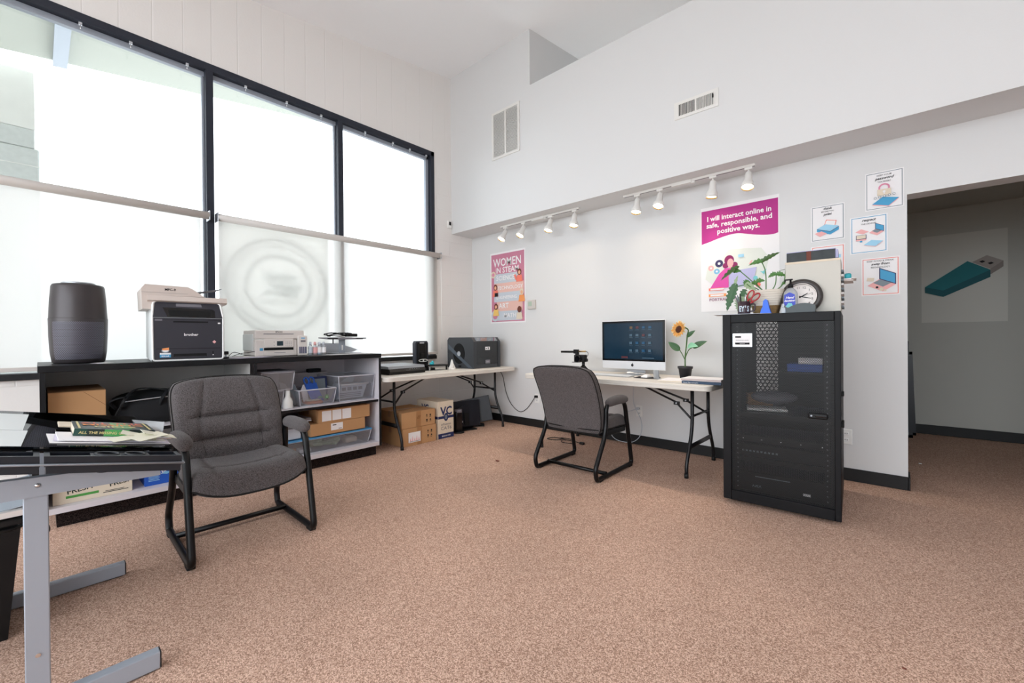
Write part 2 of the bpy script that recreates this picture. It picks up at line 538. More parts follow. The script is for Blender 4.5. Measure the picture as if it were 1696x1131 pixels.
b = B(); b.box(XL-.2, Y0-.2, -.1, XR+.2, YH+.2, 0, 'carpet'); struct('floor', b)
b = B(); b.box(-30, -25, -.35, 12, 25, -.12, 'bounce_ground'); o = struct('ground_outside', b)  # ground outside the windows
b = B()
b.box(XL-.2, Y0, 0, XL, YF, WZ0, 'block_paint')
b.box(XL-.2, Y0, WZ1, XL, YB+.12, 5.0, 'block_paint')
b.box(XL-.2, WY1, WZ0, XL, YF, WZ1, 'block_paint')
b.box(XL-.2, Y0, WZ0, XL, WY0, WZ1, 'block_paint')
struct('wall_left', b)
b = B()   # far wall with the doorway cut through it
b.box(XL, YF, 0, .068, YF+.17, SOF, 'wall_paint')
b.box(.068, YF, 2.123, 1.15, YF+.17, SOF, 'wall_paint')
b.box(1.15, YF, 0, XR, YF+.17, SOF, 'wall_paint')  # unseen right side, placed to narrow the doorway and dim the hall
struct('wall_far', b)
b = B()
b.box(XL, YB, SOF, -3.1, YB+.12, CZ(YB)+.02, 'wall_paint')
b.box(-3.1, YB, SOF, XR, YB+.12, 4.012, 'wall_paint')
b.box(-3.22, YB+.12, SOF+.1, -3.1, 7.8, 5.3, 'wall_paint')
struct('wall_upper', b)
b = B(); b.box(XL, YB+.12, SOF, XR, YF+.17, SOF+.1, 'wall_paint'); struct('ceiling_soffit', b)
b = B()
y0, y1 = Y0, 7.8
for (a, c) in ((XL-.05, XR+.1),):
    b.add([(a, y0, CZ(y0)), (c, y0, CZ(y0)), (c, y1, CZ(y1)), (a, y1, CZ(y1)), (a, y0, CZ(y0)+.2), (c, y0, CZ(y0)+.2), (c, y1, CZ(y1)+.2), (a, y1, CZ(y1)+.2)],
          [(0, 1, 2, 3), (4, 7, 6, 5), (0, 4, 5, 1), (1, 5, 6, 2), (2, 6, 7, 3), (3, 7, 4, 0)], 'ceiling_paint')
struct('ceiling', b)
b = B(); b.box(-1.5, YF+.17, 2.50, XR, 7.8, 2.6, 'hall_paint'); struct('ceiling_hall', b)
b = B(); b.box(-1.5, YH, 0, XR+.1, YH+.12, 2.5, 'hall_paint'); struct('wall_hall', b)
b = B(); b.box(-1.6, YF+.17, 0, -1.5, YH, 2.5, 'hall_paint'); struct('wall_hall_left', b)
b = B(); b.box(XR, Y0, 0, XR+.12, 7.8, 5.3, 'wall_paint'); struct('wall_right', b)
b = B(); b.box(-3.1, 7.8, 2.6, XR+.1, 7.9, 5.3, 'wall_paint'); struct('wall_loft', b)
b = B()  # unseen back wall; its wide opening is assumed, to light the room
b.box(XL, Y0-.12, 0, XR, Y0, .2, 'wall_paint'); b.box(XL, Y0-.12, 3.5, XR, Y0, 4.4, 'wall_paint')
b.box(XL, Y0-.12, .2, -4.2, Y0, 3.5, 'wall_paint'); b.box(2.4, Y0-.12, .2, XR, Y0, 3.5, 'wall_paint')
struct('wall_back', b)
# baseboards
b = B(); b.box(XL, YF-.012, 0, .068, YF, .096, 'base_rubber', .003); b.box(.068, YF-.012, 0, .08, YF+.17, .096, 'base_rubber', .003); struct('baseboard_far', b)
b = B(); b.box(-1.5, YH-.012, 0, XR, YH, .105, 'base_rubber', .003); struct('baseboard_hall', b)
b = B(); b.box(XL, 2.25, 0, XL+.012, YF-.012, .096, 'base_rubber', .003); struct('baseboard_left', b)

# window: dark aluminium frame, three visible bays
FX0, FX1 = XL-.11, XL+.012
b = B()
b.box(FX0, WY0, WZ1-.062, FX1, WY1, WZ1, 'dark_frame', .003)
b.box(FX0+.02, WY0, WZ1-.105, XL-.045, WY1, WZ1-.062, 'grey_metal', .003)
b.box(FX0, WY0, WZ0, FX1+.02, WY1, WZ0+.045, 'base_rubber', .004)
b.box(FX0, WY1-.055, WZ0, FX1, WY1, WZ1, 'dark_frame', .003)
b.box(FX0+.02, WY1-.10, WZ0, XL-.045, WY1-.055, WZ1, 'grey_metal', .003)
b.box(FX0, WY0, WZ0, FX1, WY0+.055, WZ1, 'dark_frame', .003)
win = bpy.data.objects.new('window_1', None); COL.objects.link(win); win['kind'] = 'structure'
part('window_frame', b, win)
for ym in (-.32, 1.03, 2.225):
    b = B(); b.box(FX0, ym-.028, WZ0+.04, FX1, ym+.028, WZ1-.06, 'dark_frame', .003)
    b.box(FX0+.02, ym-.042, WZ0+.04, XL-.06, ym+.042, WZ1-.06, 'grey_metal', .002)
    part('mullion', b, win)
for ya, yb in ((WY0+.05, -.35), (-.29, 1.0), (1.06, 2.2), (2.25, WY1-.05)):
    b = B(); b.box(XL-.092, ya, WZ0+.04, XL-.086, yb, WZ1-.1, 'window_glass'); part('pane', b, win)
b = B()   # small shade clips left along the window head
for yy in (.22, .5, .86, 1.3, 1.66, 2.0, 2.5, 2.86, 3.1, 3.35):
    b.box(XL+.012, yy, WZ1-.10, XL+.03, yy+.02, WZ1-.08, 'silver', .002)
    b.cyl((XL+.02, yy+.01, WZ1-.10), (XL+.02, yy+.01, WZ1-.125), .003, 'chrome', seg=6)
part('clip', b, win)

# outside: roof eave and block pier
b = B()
ex = -6.73
for (za, zb, xa, xb, m) in ((.0, .25, ex, XL-.2, 'eave_paint'),):
    b.add([(xa, -5, CZ(-5)-.0), (xb, -5, CZ(-5)), (xb, 9, CZ(9)), (xa, 9, CZ(9)), (xa, -5, CZ(-5)+.3), (xb, -5, CZ(-5)+.3), (xb, 9, CZ(9)+.3), (xa, 9, CZ(9)+.3)],
          [(0, 1, 2, 3), (4, 7, 6, 5), (0, 4, 5, 1), (1, 5, 6, 2), (2, 6, 7, 3), (3, 7, 4, 0)], m)
b.add([(ex+.02, .13, CZ(.13)-.07), (XL-.2, .13, CZ(.13)-.07), (XL-.2, .24, CZ(.24)-.07), (ex+.02, .24, CZ(.24)-.07), (ex+.02, .13, CZ(.13)), (XL-.2, .13, CZ(.13)), (XL-.2, .24, CZ(.24)), (ex+.02, .24, CZ(.24))],
      [(0, 1, 2, 3), (4, 7, 6, 5), (0, 4, 5, 1), (1, 5, 6, 2), (2, 6, 7, 3), (3, 7, 4, 0)], 'grey_metal')
struct('trim_2', b)
b = B()
b.box(-7.35, -1.3, 3.42, -6.95, 0, CZ(-.6), 'concrete', .01)
b.box(-7.38, -1.3, 3.22, -6.95, -.005, 3.42, 'block_rough', .01)
b.box(-7.38, -1.3, -.2, -6.95, .03, 3.22, 'block_rough', .02)
for zz in (2.62, 2.82, 3.02): b.box(-7.39, -1.31, zz, -6.945, .032, zz+.008, 'concrete')
struct('trim_3', b)

# high-level vents, sensor, thermostat, outlets
mat('grille_back', '#b9b9b9', .8)
t = thing('return_grille', 'large white louvred return air grille high on the wall above the spotlights', 'vent', (-3.48, YB, 3.6))
b = B(); w, h = .225, .29
b.box(-w, -.012, -h, w, 0, -h+.03, 'white_metal'); b.box(-w, -.012, h-.03, w, 0, h, 'white_metal')
b.box(-w, -.012, -h+.03, -w+.03, 0, h-.03, 'white_metal'); b.box(w-.03, -.012, -h+.03, w, 0, h-.03, 'white_metal'); b.box(-.012, -.0118, -h+.03, .012, 0, h-.03, 'white_metal')
part('frame', b, t)
b = B(); b.box(-w+.03, -.003, -h+.03, w-.03, -.001, h-.03, 'grille_back')
k = -h+.035
while k < h-.035:
    for xa, xb in ((-w+.03, -.012), (.012, w-.03)):
        b.add([(xa, -.011, k), (xb, -.011, k), (xb, -.002, k+.011), (xa, -.002, k+.011), (xa, -.012, k+.0015), (xb, -.012, k+.0015), (xb, -.003, k+.0125), (xa, -.003, k+.0125)],
              [(0, 1, 2, 3), (4, 7, 6, 5), (0, 4, 5, 1), (2, 6, 7, 3)], 'white_metal')
    k += .0155
part('louvres', b, t)
t = thing('supply_register', 'small white wall register with upright slats high on the right', 'vent', (-1.264, YB, 3.105))
b = B(); w, h = .183, .075
b.box(-w, -.008, -h, w, 0, -h+.025, 'white_metal'); b.box(-w, -.008, h-.025, w, 0, h, 'white_metal')
b.box(-w, -.008, -h+.025, -w+.035, 0, h-.025, 'white_metal'); b.box(w-.035, -.008, -h+.025, w, 0, h-.025, 'white_metal'); b.box(-.008, -.0078, -h+.025, .008, 0, h-.025, 'white_metal')
part('frame', b, t)
b = B(); b.box(-w+.03, -.002, -h+.02, w-.03, -.001, h-.02, 'ink')
for i in range(24):
    xx = -w+.04+i*(2*w-.08)/23
    b.cbox((xx, -.005, 0), (.0045, .007, 2*h-.05), 'white_metal', rot=(0, 0, .5 if i < 12 else -.6))
part('slats', b, t)
b = B(); b.box(w-.045, -.022, .005, w-.038, -.006, .035, 'black_plastic'); part('lever', b, t)
t = thing('motion_sensor', 'small white wall sensor with black face beside the window corner', 'sensor', (XL, 3.74, 2.66))
b = B(); b.box(0, -.03, -.05, .03, .03, .05, 'white', .006); part('case', b, t)
b = B(); b.box(.03, -.017, -.012, .0325, .017, .035, 'black_plastic', .001); part('lens', b, t)
t = thing('thermostat', 'square beige thermostat on the wall right of the pink lettered poster', 'thermostat', (-3.396, YF, 1.536))
b = B(); b.box(-.062, -.03, -.058, .062, 0, .058, 'off_white', .006); part('case', b, t)
mat('lcd', '#aebfae', .3)
b = B(); b.box(-.045, -.0325, -.02, .012, -.029, .038, 'lcd', .001); part('display', b, t)


def outlet(x, z, label):
    t = thing('wall_outlet', label, 'outlet', (x, YF, z))
    b = B(); b.box(-.036, -.006, -.058, .036, 0, .058, 'white', .003); part('cover_plate', b, t)
    for dz in (-.024, .024):
        b = B(); b.box(-.016, -.009, dz-.014, .016, -.005, dz+.014, 'white_gloss', .003)
        for dx in (-.006, .006): b.box(dx-.0015, -.0095, dz-.004, dx+.0015, -.0088, dz+.006, 'ink')
        part('socket', b, t)


outlet(-3.33, .36, 'white wall outlet left of the chair with a black plug in it')
outlet(-1.975, .352, 'white wall outlet low under the computer table with a white plug')
outlet(-.282, .335, 'white wall outlet just right of the black network cabinet')


# ------------------------------------------------------------------ roller shades and window sign
def shade(ya, yb, label, hem0, hem1):
    t = thing('roller_shade', label, 'shade', (XL+.08, (ya+yb)/2, 2.2)); L = (yb-ya)/2
    b = B(); b.cyl((0, -L, 0), (0, L, 0), .032, 'off_white', seg=20); part('roller_tube', b, t)
    b = B(); b.box(-.052, -L+.02+hem0, -1.262, -.0505, L-.02-hem1, .0, 'shade_fabric'); part('fabric', b, t)
    b = B(); b.box(-.057, -L+.02+hem0, -1.285, -.045, L-.02-hem1, -1.255, 'off_white', .003); part('hem_bar', b, t)
    for s in (-1, 1):
        b = B(); b.box(-.07, s*L-.004, -.04, .03, s*L+.004, .04, 'silver', .002); part('bracket', b, t)
    return t


sh1 = shade(-1.25, 1.0, 'white roller shade over the left window bay behind the grey laser printer', 0, .03)
sh2 = shade(1.062, 3.53, 'white roller shade over the two right window bays with a round sign showing through', 0, 0)
b = B(); b.tube([(0.03, 1.215, 0), (.034, 1.22, -.6), (.03, 1.217, -1.22)], .004, 'white', 6); part('bead_chain', b, sh2)
film_mat('sign_film', '#fafaf8')
film_mat('sign_mark', '#a2a8a9')
film_mat('sign_tint', '#ccd2d2')
b = B(); S = Sheet(b, (XL-.012, 1.09, .93), Y, Z, .99, 1.75-.48, .001, 'sign_film')
cx, cy = .5, .71
for r0, r1 in ((.47, .44), (.40, .385), (.31, .28)):
    n = 48
    for i in range(n):
        a, c = 2*pi*i/n, 2*pi*(i+1)/n
        b.face([(cx+r0*math.cos(a), cy+r0*math.sin(a)), (cx+r0*math.cos(c), cy+r0*math.sin(c)), (cx+r1*math.cos(c), cy+r1*math.sin(c)), (cx+r1*math.cos(a), cy+r1*math.sin(a))], S.o+S.n*.003, S.u, S.v, 'sign_mark')
for i, (dx, dy, w_, h_) in enumerate(((-.14, .05, .3, .07), (-.1, -.02, .34, .05), (-.15, -.09, .22, .05), (.02, -.1, .16, .08), (-.16, -.17, .34, .03))):
    S.rect(cx+dx, cy+dy, cx+dx+w_, cy+dy+h_, 'sign_tint')
solo('window_sign', b, 'faint round emblem sign on the middle pane seen through the shade', 'sign')


# ------------------------------------------------------------------ track lights
def track(x0, x1, heads, label, joint):
    yt = 3.965
    t = thing('track_light', label, 'track light', ((x0+x1)/2, yt, SOF)); c = (x0+x1)/2
    b = B(); b.box(x0-c, -.017, -.02, x1-c, .017, 0, 'white_metal', .002); b.box(x0-c+.005, -.005, -.0215, x1-c-.005, .005, -.0195, 'ink_grey'); part('track', b, t)
    b = B(); b.box(joint-c-.09, -.022, -.032, joint-c+.09, .022, 0, 'white_metal', .003); b.cyl((joint-c+.1, 0, -.018), (joint-c+.1, 0, -.04), .018, 'white_metal', seg=12); part('power_feed', b, t)
    for hx, tx, ty in heads:
        h = bpy.data.objects.new('spotlight_head', None); COL.objects.link(h); h.parent = t; h.location = (hx-c, 0, -.02)
        b = B(); b.box(-.03, -.014, -.02, .03, .014, 0, 'white_metal', .003); b.cyl((0, 0, -.02), (0, 0, -.06), .008, 'white_metal', seg=10)
        b.box(-.012, -.010, -.075, .012, .010, -.035, 'white_metal', .003); part('stem', b, h)
        R = Matrix.Translation((0, 0, -.06)) @ Euler((ty, tx, 0)).to_matrix().to_4x4()
        b = B(R)
        b.lathe([(0, .02), (.02, .02), (.027, .012), (.028, -.035), (.032, -.06), (.046, -.09), (.05, -.105), (.05, -.128), (.046, -.128), (.046, -.108), (.03, -.07), (0, -.06)], 'white_metal', 24)
        part('shade', b, h)
        b = B(R); b.lathe([(.0, -.092), (.03, -.094), (.043, -.108), (.0435, -.112), (.0, -.118)], 'bulb', 20); bo = part('bulb', b, h)
        b = B(R); b.lathe([(.0435, -.105), (.049, -.110), (.0495, -.126), (.0455, -.128), (.044, -.112)], 'lamp_brass', 24); part('trim_ring', b, h)
        ld = bpy.data.lights.new('spotlight_beam', 'SPOT'); ld.energy = 3.5; ld.color = (1, .88, .74); ld.spot_size = math.radians(95); ld.spot_blend = .9; ld.shadow_soft_size = .035
        lo = bpy.data.objects.new('spotlight_beam', ld); COL.objects.link(lo); lo.parent = h
        lo.matrix_local = R @ Matrix.Translation((0, 0, -.135))
    return t


track(-3.735, -2.56, [(-3.66, .12, -.55), (-3.36, .1, -.5), (-2.95, .05, -.35), (-2.62, -.05, -.25)], 'left of the two white track lights, above the pink lettered poster', -3.13)
track(-2.03, -.85, [(-1.885, 0, -.25), (-1.655, 0, -.4), (-1.18, .1, -.05), (-.90, 0, -.35)], 'right of the two white track lights, above the computer and magenta poster', -1.45)

# ------------------------------------------------------------------ posters
for n_, c_ in dict(p_pink='#c98098', p_rose='#d98ba5', p_cream='#f3ebe6', p_grey='#c6cdd6', p_peach='#e6bbb0', p_magenta='#b42c86', p_hot='#df52a8', p_wine='#8c1f5e', p_lav='#b9b8dc', p_sage='#dfe3db', p_navy='#3a3560', p_sky='#7fb9dc', p_aqua='#7ecbd0', p_coral='#ef7f6c', p_salmon='#eeb1b0', p_blue='#4a9fcb', p_ltblue='#9ed0ea', p_orange='#f09a5b', p_yellow='#f0c56d', p_brown='#6d3527', p_beige='#e0d2bd', p_steel='#7f8a92', p_white='#efedee', p_usb='#16747c', p_usbd='#0e5a63', p_usbm='#8d8580', p_usbl='#a59c96', p_sign='#cfcec6').items():
    mat(n_, c_, .7)
NY = -Y


def poster_sheet(b, x0, z0, w, h, y=YF, base='p_white'):
    return Sheet(b, (x0, y-.001, z0), X, Z, w, h, .0008, base)


b = B(); S = poster_sheet(b, -4.135, 1.318, .63, .955)
S.rect(.02, .02, .61, .93, 'p_pink'); S.rect(.03, .03, .60, .07, 'p_rose')
S.text('WOMEN', .15, .31, .765, 'p_white', bold=.015, sx=.86)
S.text('IN STEAM', .105, .31, .675, 'p_white', bold=.015, sx=.93)
rows = [('SCIENCE', .60, 'p_grey', .07, .55, .085), ('TECHNOLOGY', .475, 'p_peach', .08, .60, .066), ('ENGINEERING', .35, 'p_grey', .07, .55, .058), ('ART', .225, 'p_peach', .12, .58, .095), ('MATH', .10, 'p_grey', .10, .56, .08)]
for tx, yy, c_, xa, xb, sz in rows:
    S.rect(xa, yy-.065, xb, yy+.062, c_)
for tx, yy, c_, xa, xb, sz in rows: S.text(tx, sz, {'ART': .25, 'MATH': .36, 'TECHNOLOGY': .36, 'SCIENCE': .28}.get(tx, .30), yy-.025, 'p_white', bold=.015)
S.disc(.09, .10, .075, 'p_grey'); S.disc(.09, .10, .045, 'p_pink'); S.disc(.06, .66, .045, 'p_beige'); S.disc(.06, .66, .025, 'p_rose')
for px, py, hair, body, skin in ((.53, .62, 'p_brown', 'p_coral', 'skin'), (.10, .45, 'p_brown', 'p_coral', 'skin'), (.57, .36, 'p_beige', 'p_orange', 'skin'), (.11, .19, 'p_brown', 'p_yellow', 'skin'), (.53, .135, 'p_brown', 'p_beige', 'p_brown')):
    S.disc(px, py+.035, .034, hair, .042); S.poly([(px-.055, py-.09), (px+.055, py-.09), (px+.04, py-.005), (px-.04, py-.005)], body); S.disc(px, py+.03, .02, skin, .024)
S.rect(.09, .36, .15, .41, 'ink')
S.poly([(.44, .62), (.47, .63), (.49, .56), (.47, .55)], 'p_coral')
solo('poster', b, 'pink poster listing science, technology, engineering, art and math by the corner', 'poster')

b = B(); S = poster_sheet(b, -1.352, 1.347, .634, .965)
pts = [(.008+.618*q.x, q.y) for q in spline([(0, .628, 0), (.12, .645, 0), (.23, .664, 0), (.38, .683, 0), (.5, .686, 0), (.62, .668, 0), (.73, .650, 0), (.85, .636, 0), (.95, .634, 0), (1, .642, 0)], 4)]
S.poly([pts[0]]+pts[1:]+[(.626, .935), (.008, .935)], 'p_magenta')
S.text('I will interact online in', .062, .317, .835, 'p_white', bold=.022, sx=.93); S.text('safe, responsible, and', .062, .317, .773, 'p_white', bold=.022, sx=1.0); S.text('positive ways.', .062, .317, .71, 'p_white', bold=.022)
S.poly([(.04+.0, .30), (.06, .42), (.17, .46), (.24, .55), (.36, .545), (.50, .53), (.56, .44), (.53, .32), (.50, .25), (.10, .25)], 'p_sage')
S.disc(.09, .40, .025, 'p_salmon'); S.disc(.16, .435, .034, 'p_navy'); S.disc(.14, .365, .025, 'p_sky')
for q in ((.09, .40, .009), (.16, .435, .012), (.14, .365, .009)): S.disc(*q, 'p_white')
S.disc(.245, .455, .04, 'p_wine', .045); S.disc(.215, .41, .025, 'p_wine'); S.disc(.29, .41, .025, 'p_wine')
S.disc(.255, .43, .026, 'p_salmon', .038); S.rect(.245, .375, .27, .41, 'p_salmon')
S.poly([(.08, .21), (.24, .21), (.24, .31), (.31, .36), (.30, .385), (.21, .385), (.16, .34)], 'p_hot')
S.poly([(.245, .21), (.43, .21), (.465, .37), (.28, .355), (.245, .32)], 'p_lav')
S.rect(.07, .19, .20, .215, 'p_coral'); S.rect(.085, .195, .20, .21, 'p_white'); S.rect(.07, .135, .22, .16, 'p_orange'); S.rect(.085, .14, .20, .155, 'p_white')
S.rect(.32, .47, .365, .495, 'p_ltblue'); S.poly([(.49, .33), (.52, .30), (.54, .345), (.51, .325)], 'p_aqua'); S.disc(.455, .275, .018, 'p_aqua'); S.disc(.475, .215, .02, 'p_coral')
S.line(.41, .40, .43, .43, .012, 'p_salmon'); S.text('PORTRAIT MODE', .036, .075, .095, 'p_wine', 'LEFT')
solo('poster', b, 'tall magenta and white poster about interacting online in positive ways', 'poster')


def small_poster(x0, z0, label, fc, lines, draw, w=.216, h=.28, tilt=0.):
    b = B(); S = poster_sheet(b, x0, z0, w, h)
    S.frame(.008, .008, w-.008, h-.008, .004, fc)
    for tx, sz, yy, sh in lines: S.text(tx, sz, w/2, yy, 'ink', bold=.02 if sh else 0, shear=sh)
    draw(S)
    solo('poster', b, label, 'poster', 'small poster sheets beside the doorway')


def iso(S, cx, cy, w, h, m, edge=None, th=.006):
    P_ = [(cx-w*.5, cy-h*.15), (cx+w*.12, cy-h*.5), (cx+w*.5, cy+h*.2), (cx-w*.1, cy+h*.5)]
    if edge: S.poly([(p[0], p[1]-th) for p in P_], edge)
    S.poly(P_, m)


def d_lock(S):
    iso(S, .115, .055, .15, .07, 'p_blue', 'p_salmon')
    n = 16
    for i in range(n):
        a, c = pi*i/n, pi*(i+1)/n
        S.poly([(.108+.032*math.cos(a), .155+.032*math.sin(a)), (.108+.032*math.cos(c), .155+.032*math.sin(c)), (.108+.022*math.cos(c), .155+.022*math.sin(c)), (.108+.022*math.cos(a), .155+.022*math.sin(a))], 'p_rose')
    S.rect(.076, .135, .086, .158, 'p_rose'); S.rect(.13, .135, .14, .158, 'p_rose')
    S.rect(.07, .10, .146, .145, 'p_beige'); S.disc(.108, .127, .008, 'p_white'); S.rect(.105, .108, .111, .125, 'p_white')
    for i in range(5): S.disc(.058+i*.026, .086+i*.003, .008, 'p_steel'); S.disc(.058+i*.026, .086+i*.003, .005, 'p_white')


def d_print(S):
    S.poly([(.085, .12), (.155, .105), (.165, .15), (.10, .165)], 'p_coral'); S.poly([(.09, .123), (.152, .11), (.16, .147), (.103, .16)], 'p_white')
    S.poly([(.04, .10), (.125, .07), (.18, .10), (.18, .075), (.125, .045), (.04, .078)], 'p_blue'); S.poly([(.04, .10), (.095, .13), (.18, .105), (.125, .07)], 'p_ltblue')
    S.line(.04, .098, .125, .068, .003, 'p_navy'); S.line(.125, .068, .18, .1, .003, 'p_navy'); S.poly([(.025, .065), (.07, .078), (.105, .055), (.06, .035)], 'p_salmon')


def laptop(S, x, y, s, scr, base):
    S.poly([(x, y), (x+.055*s, y-.03*s), (x+.10*s, y), (x+.045*s, y+.03*s)], base); S.poly([(x+.02*s, y+.012*s), (x+.055*s, y-.008*s), (x+.085*s, y+.008*s), (x+.045*s, y+.026*s)], 'p_steel')
    S.poly([(x+.042*s, y+.028*s), (x+.10*s, y), (x+.10*s, y+.05*s), (x+.042*s, y+.08*s)], 'p_navy'); S.poly([(x+.046*s, y+.03*s), (x+.097*s, y+.005*s), (x+.097*s, y+.048*s), (x+.046*s, y+.074*s)], scr)


def d_dev(S):
    S.poly([(.03, .165), (.075, .145), (.11, .16), (.065, .185)], 'p_salmon'); laptop(S, .11, .15, .85, 'p_blue', 'p_salmon')
    S.rect(.035, .10, .095, .14, 'p_navy'); S.rect(.038, .112, .092, .138, 'p_beige'); S.rect(.035, .098, .095, .108, 'p_salmon'); S.rect(.058, .085, .072, .098, 'p_blue')
    iso(S, .135, .07, .11, .05, 'p_ltblue', 'p_salmon', .003)


def d_food(S):
    laptop(S, .035, .075, 1.6, 'p_blue', 'p_salmon'); S.poly([(.03, .11), (.07, .105), (.075, .13), (.035, .135)], 'p_beige')
    S.disc(.115, .045, .012, 'p_beige'); S.disc(.09, .06, .008, 'ink'); S.disc(.135, .035, .008, 'p_beige')


small_poster(-.163, 2.045, 'white sheet with a padlock drawing, highest of the small posters', 'p_steel', [('KEEP YOUR', .016, .245, 0), ('password', .026, .22, .3), ('TO', .014, .222, 0), ('YOURSELF', .016, .20, 0)][:2]+[('YOURSELF', .016, .197, 0)], d_lock)
small_poster(-.5, 1.866, 'white sheet with a blue printer drawing, left of the small posters', 'p_steel', [('think', .026, .245, .3), ('BEFORE YOU', .014, .225, 0), ('print', .026, .2, .3)], d_print)
small_poster(-.252, 1.733, 'light blue edged sheet with four drawn devices', 'p_blue', [('respect', .026, .24, .3), ('THE DEVICES', .015, .215, 0)], d_dev)
small_poster(-.187, 1.412, 'pink edged sheet with laptop and food drawing, lowest small poster', 'p_coral', [('KEEP FOOD & DRINK', .016, .25, 0), ('away from', .024, .226, .3), ('TECHNOLOGY', .016, .203, 0)], d_food)
small_poster(-.5, 1.548, 'pink edged sheet half hidden behind the beige cabinet on the rack', 'p_coral', [('BE KIND', .016, .245, 0)][:0], lambda S: S.rect(.15, .1, .19, .2, 'p_ltblue'))

b = B()
b.grid(lambda u, v: (.226+.64*u, YH-.004-.012*abs(math.sin(v*pi*1.2))*u, 1.25+.96*v), 6, 8, 'p_sign')
S = Sheet(b, (.226, YH-.022, 1.25), X, Z, .64, .96, .0006, None)
k = lambda x, z: (x-.226, z-1.25)
S.poly([k(.254, 1.648), k(.58, 1.9), k(.745, 1.79), k(.397, 1.60)], 'p_usb'); S.poly([k(.254, 1.648), k(.397, 1.60), k(.397, 1.53), k(.254, 1.585)], 'p_usbd'); S.poly([k(.397, 1.60), k(.745, 1.79), k(.745, 1.715), k(.397, 1.53)], 'p_usbd')
S.poly([k(.615, 1.885), k(.72, 1.945), k(.835, 1.875), k(.745, 1.80)], 'p_usbl'); S.poly([k(.745, 1.80), k(.835, 1.875), k(.835, 1.815), k(.745, 1.74)], 'p_usbm')
S.poly([k(.665, 1.885), k(.69, 1.895), k(.71, 1.88), k(.685, 1.868)], 'ink'); S.poly([k(.725, 1.862), k(.75, 1.873), k(.77, 1.857), k(.742, 1.845)], 'ink')
b.recalc = False
solo('poster', b, 'grey poster of a teal memory stick on the dim hallway wall', 'poster')


# ------------------------------------------------------------------ counter with two open bookcases
XC, XBK = -3.70, -4.40
b = B(); b.box(XBK-.03, -.005, .938, XC, 2.222, .978, 'laminate_black', .003); solo('worktop', b, 'long black laminate counter top along the window holding the printers', 'counter top')


def bookcase(y0, y1, inner, label, kx):
    t = thing('bookcase', label, 'bookcase', (0, 0, 0))
    for ya, yb in ((y0, y0+.022), (y1-.022, y1)):
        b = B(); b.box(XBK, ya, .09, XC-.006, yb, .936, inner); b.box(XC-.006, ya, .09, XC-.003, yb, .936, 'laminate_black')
        if ya == y0 and y0 < .5: b.box(XBK, ya-.002, .09, XC-.006, ya, .936, 'laminate_black')
        if yb == y1 and y1 > 2: b.box(XBK, yb, .09, XC-.006, yb+.002, .936, 'laminate_black')
        part('side_panel', b, t)
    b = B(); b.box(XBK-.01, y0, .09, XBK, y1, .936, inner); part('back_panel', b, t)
    b = B(); b.box(XBK, y0+.022, .516, XC-.02, y1-.022, .543, 'laminate_white'); b.box(XC-.02, y0+.022, .516, XC-.016, y1-.022, .538, 'laminate_black'); part('shelf', b, t)
    b = B(); b.box(XBK, y0+.022, .095, XC-.006, y1-.022, .128, 'laminate_white'); part('shelf', b, t)
    b = B(); b.box(XBK, y0+.06 if y0 < .5 else y0, 0, kx, y1-.03 if y1 > 2 else y1, .09, 'kick_carpet'); part('plinth', b, t, 'dark carpet covered plinth')
    return t


bookcase(.005, 1.114, 'laminate_grey', 'black edged open bookcase with a bag under the left half of the counter', -3.755)
bookcase(1.118, 2.217, 'laminate_white', 'white lined open bookcase under the right half of the counter', -3.755)


def carton(name, x0, x1, y0, y1, z0, h, label, cat='box', m='cardboard', tape='tape', prints=None, group=None, rz=0.):
    """x0 back, x1 front (facing +x)"""
    t = thing(name, label, cat, ((x0+x1)/2, (y0+y1)/2, z0), rz, group)
    dx, dy = (x1-x0)/2, (y1-y0)/2
    b = B(); b.box(-dx, -dy, 0, dx, dy, h-.002, m, .002); part('carton_body', b, t)
    b = B(); b.box(-dx, -dy, h-.002, -.001, dy, h, m, .0008); b.box(.001, -dy, h-.002, dx, dy, h, m, .0008); part('flap', b, t)
    if tape:
        b = B(); b.box(-.024, -dy-.001, h, .024, dy+.001, h+.0008, tape); b.box(-.024, dy, h-.06, .024, dy+.001, h, tape); b.box(-.024, -dy-.001, h-.06, .024, -dy, h, tape); part('tape', b, t)
    if prints:
        b = B(); S = Sheet(b, (dx, -dy, 0), Y, Z, 2*dy, h, .0002, None); prints(S, 2*dy, h); part('printed_face', b, t)
    return t


def warn(S, w, h):
    for i in range(2):
        for j in range(2):
            x_, y_ = w-.12+i*.045, h-.08-j*.05
            S.rect(x_, y_, x_+.022, y_+.005, 'ink'); S.rect(x_+.003, y_+.01, x_+.019, y_+.03, 'ink') if (i+j) % 2 else S.poly([(x_, y_+.015), (x_+.022, y_+.015), (x_+.011, y_+.035)], 'ink')
    S.rect(w*.42, 0, w*.56, h, 'tape')
    for q in range(3): S.line(w*.44+q*.012, h*.5, w*.44+q*.012+.02, h*.72, .004, 'cardboard_dark')


def warn_label(S, w, h):
    warn(S, w, h); S.rect(.07, .035, .22, .14, 'paper')
    for q in range(5): S.poly([(.085+q*.026, .05), (.103+q*.026, .05), (.094+q*.026, .085+.02*(q % 2))], 'p_salmon')
    S.rect(.08, .042, .21, .047, 'ink_grey')


# ---- left bookcase contents
carton('cardboard_box', -4.32, -3.80, .036, .29, .543, .265, 'open brown cardboard box at the left end of the grey lined bookcase', prints=lambda S, w, h: (S.line(w*.6, h*.98, w, h*.62, .002, 'cardboard_dark'), S.rect(0, .1, w, .102, 'cardboard_dark')), tape=None)
t = thing('equipment_bag', 'soft black padded equipment bag with straps in the grey lined bookcase', 'bag', (-4.03, .68, .543))
b = B()


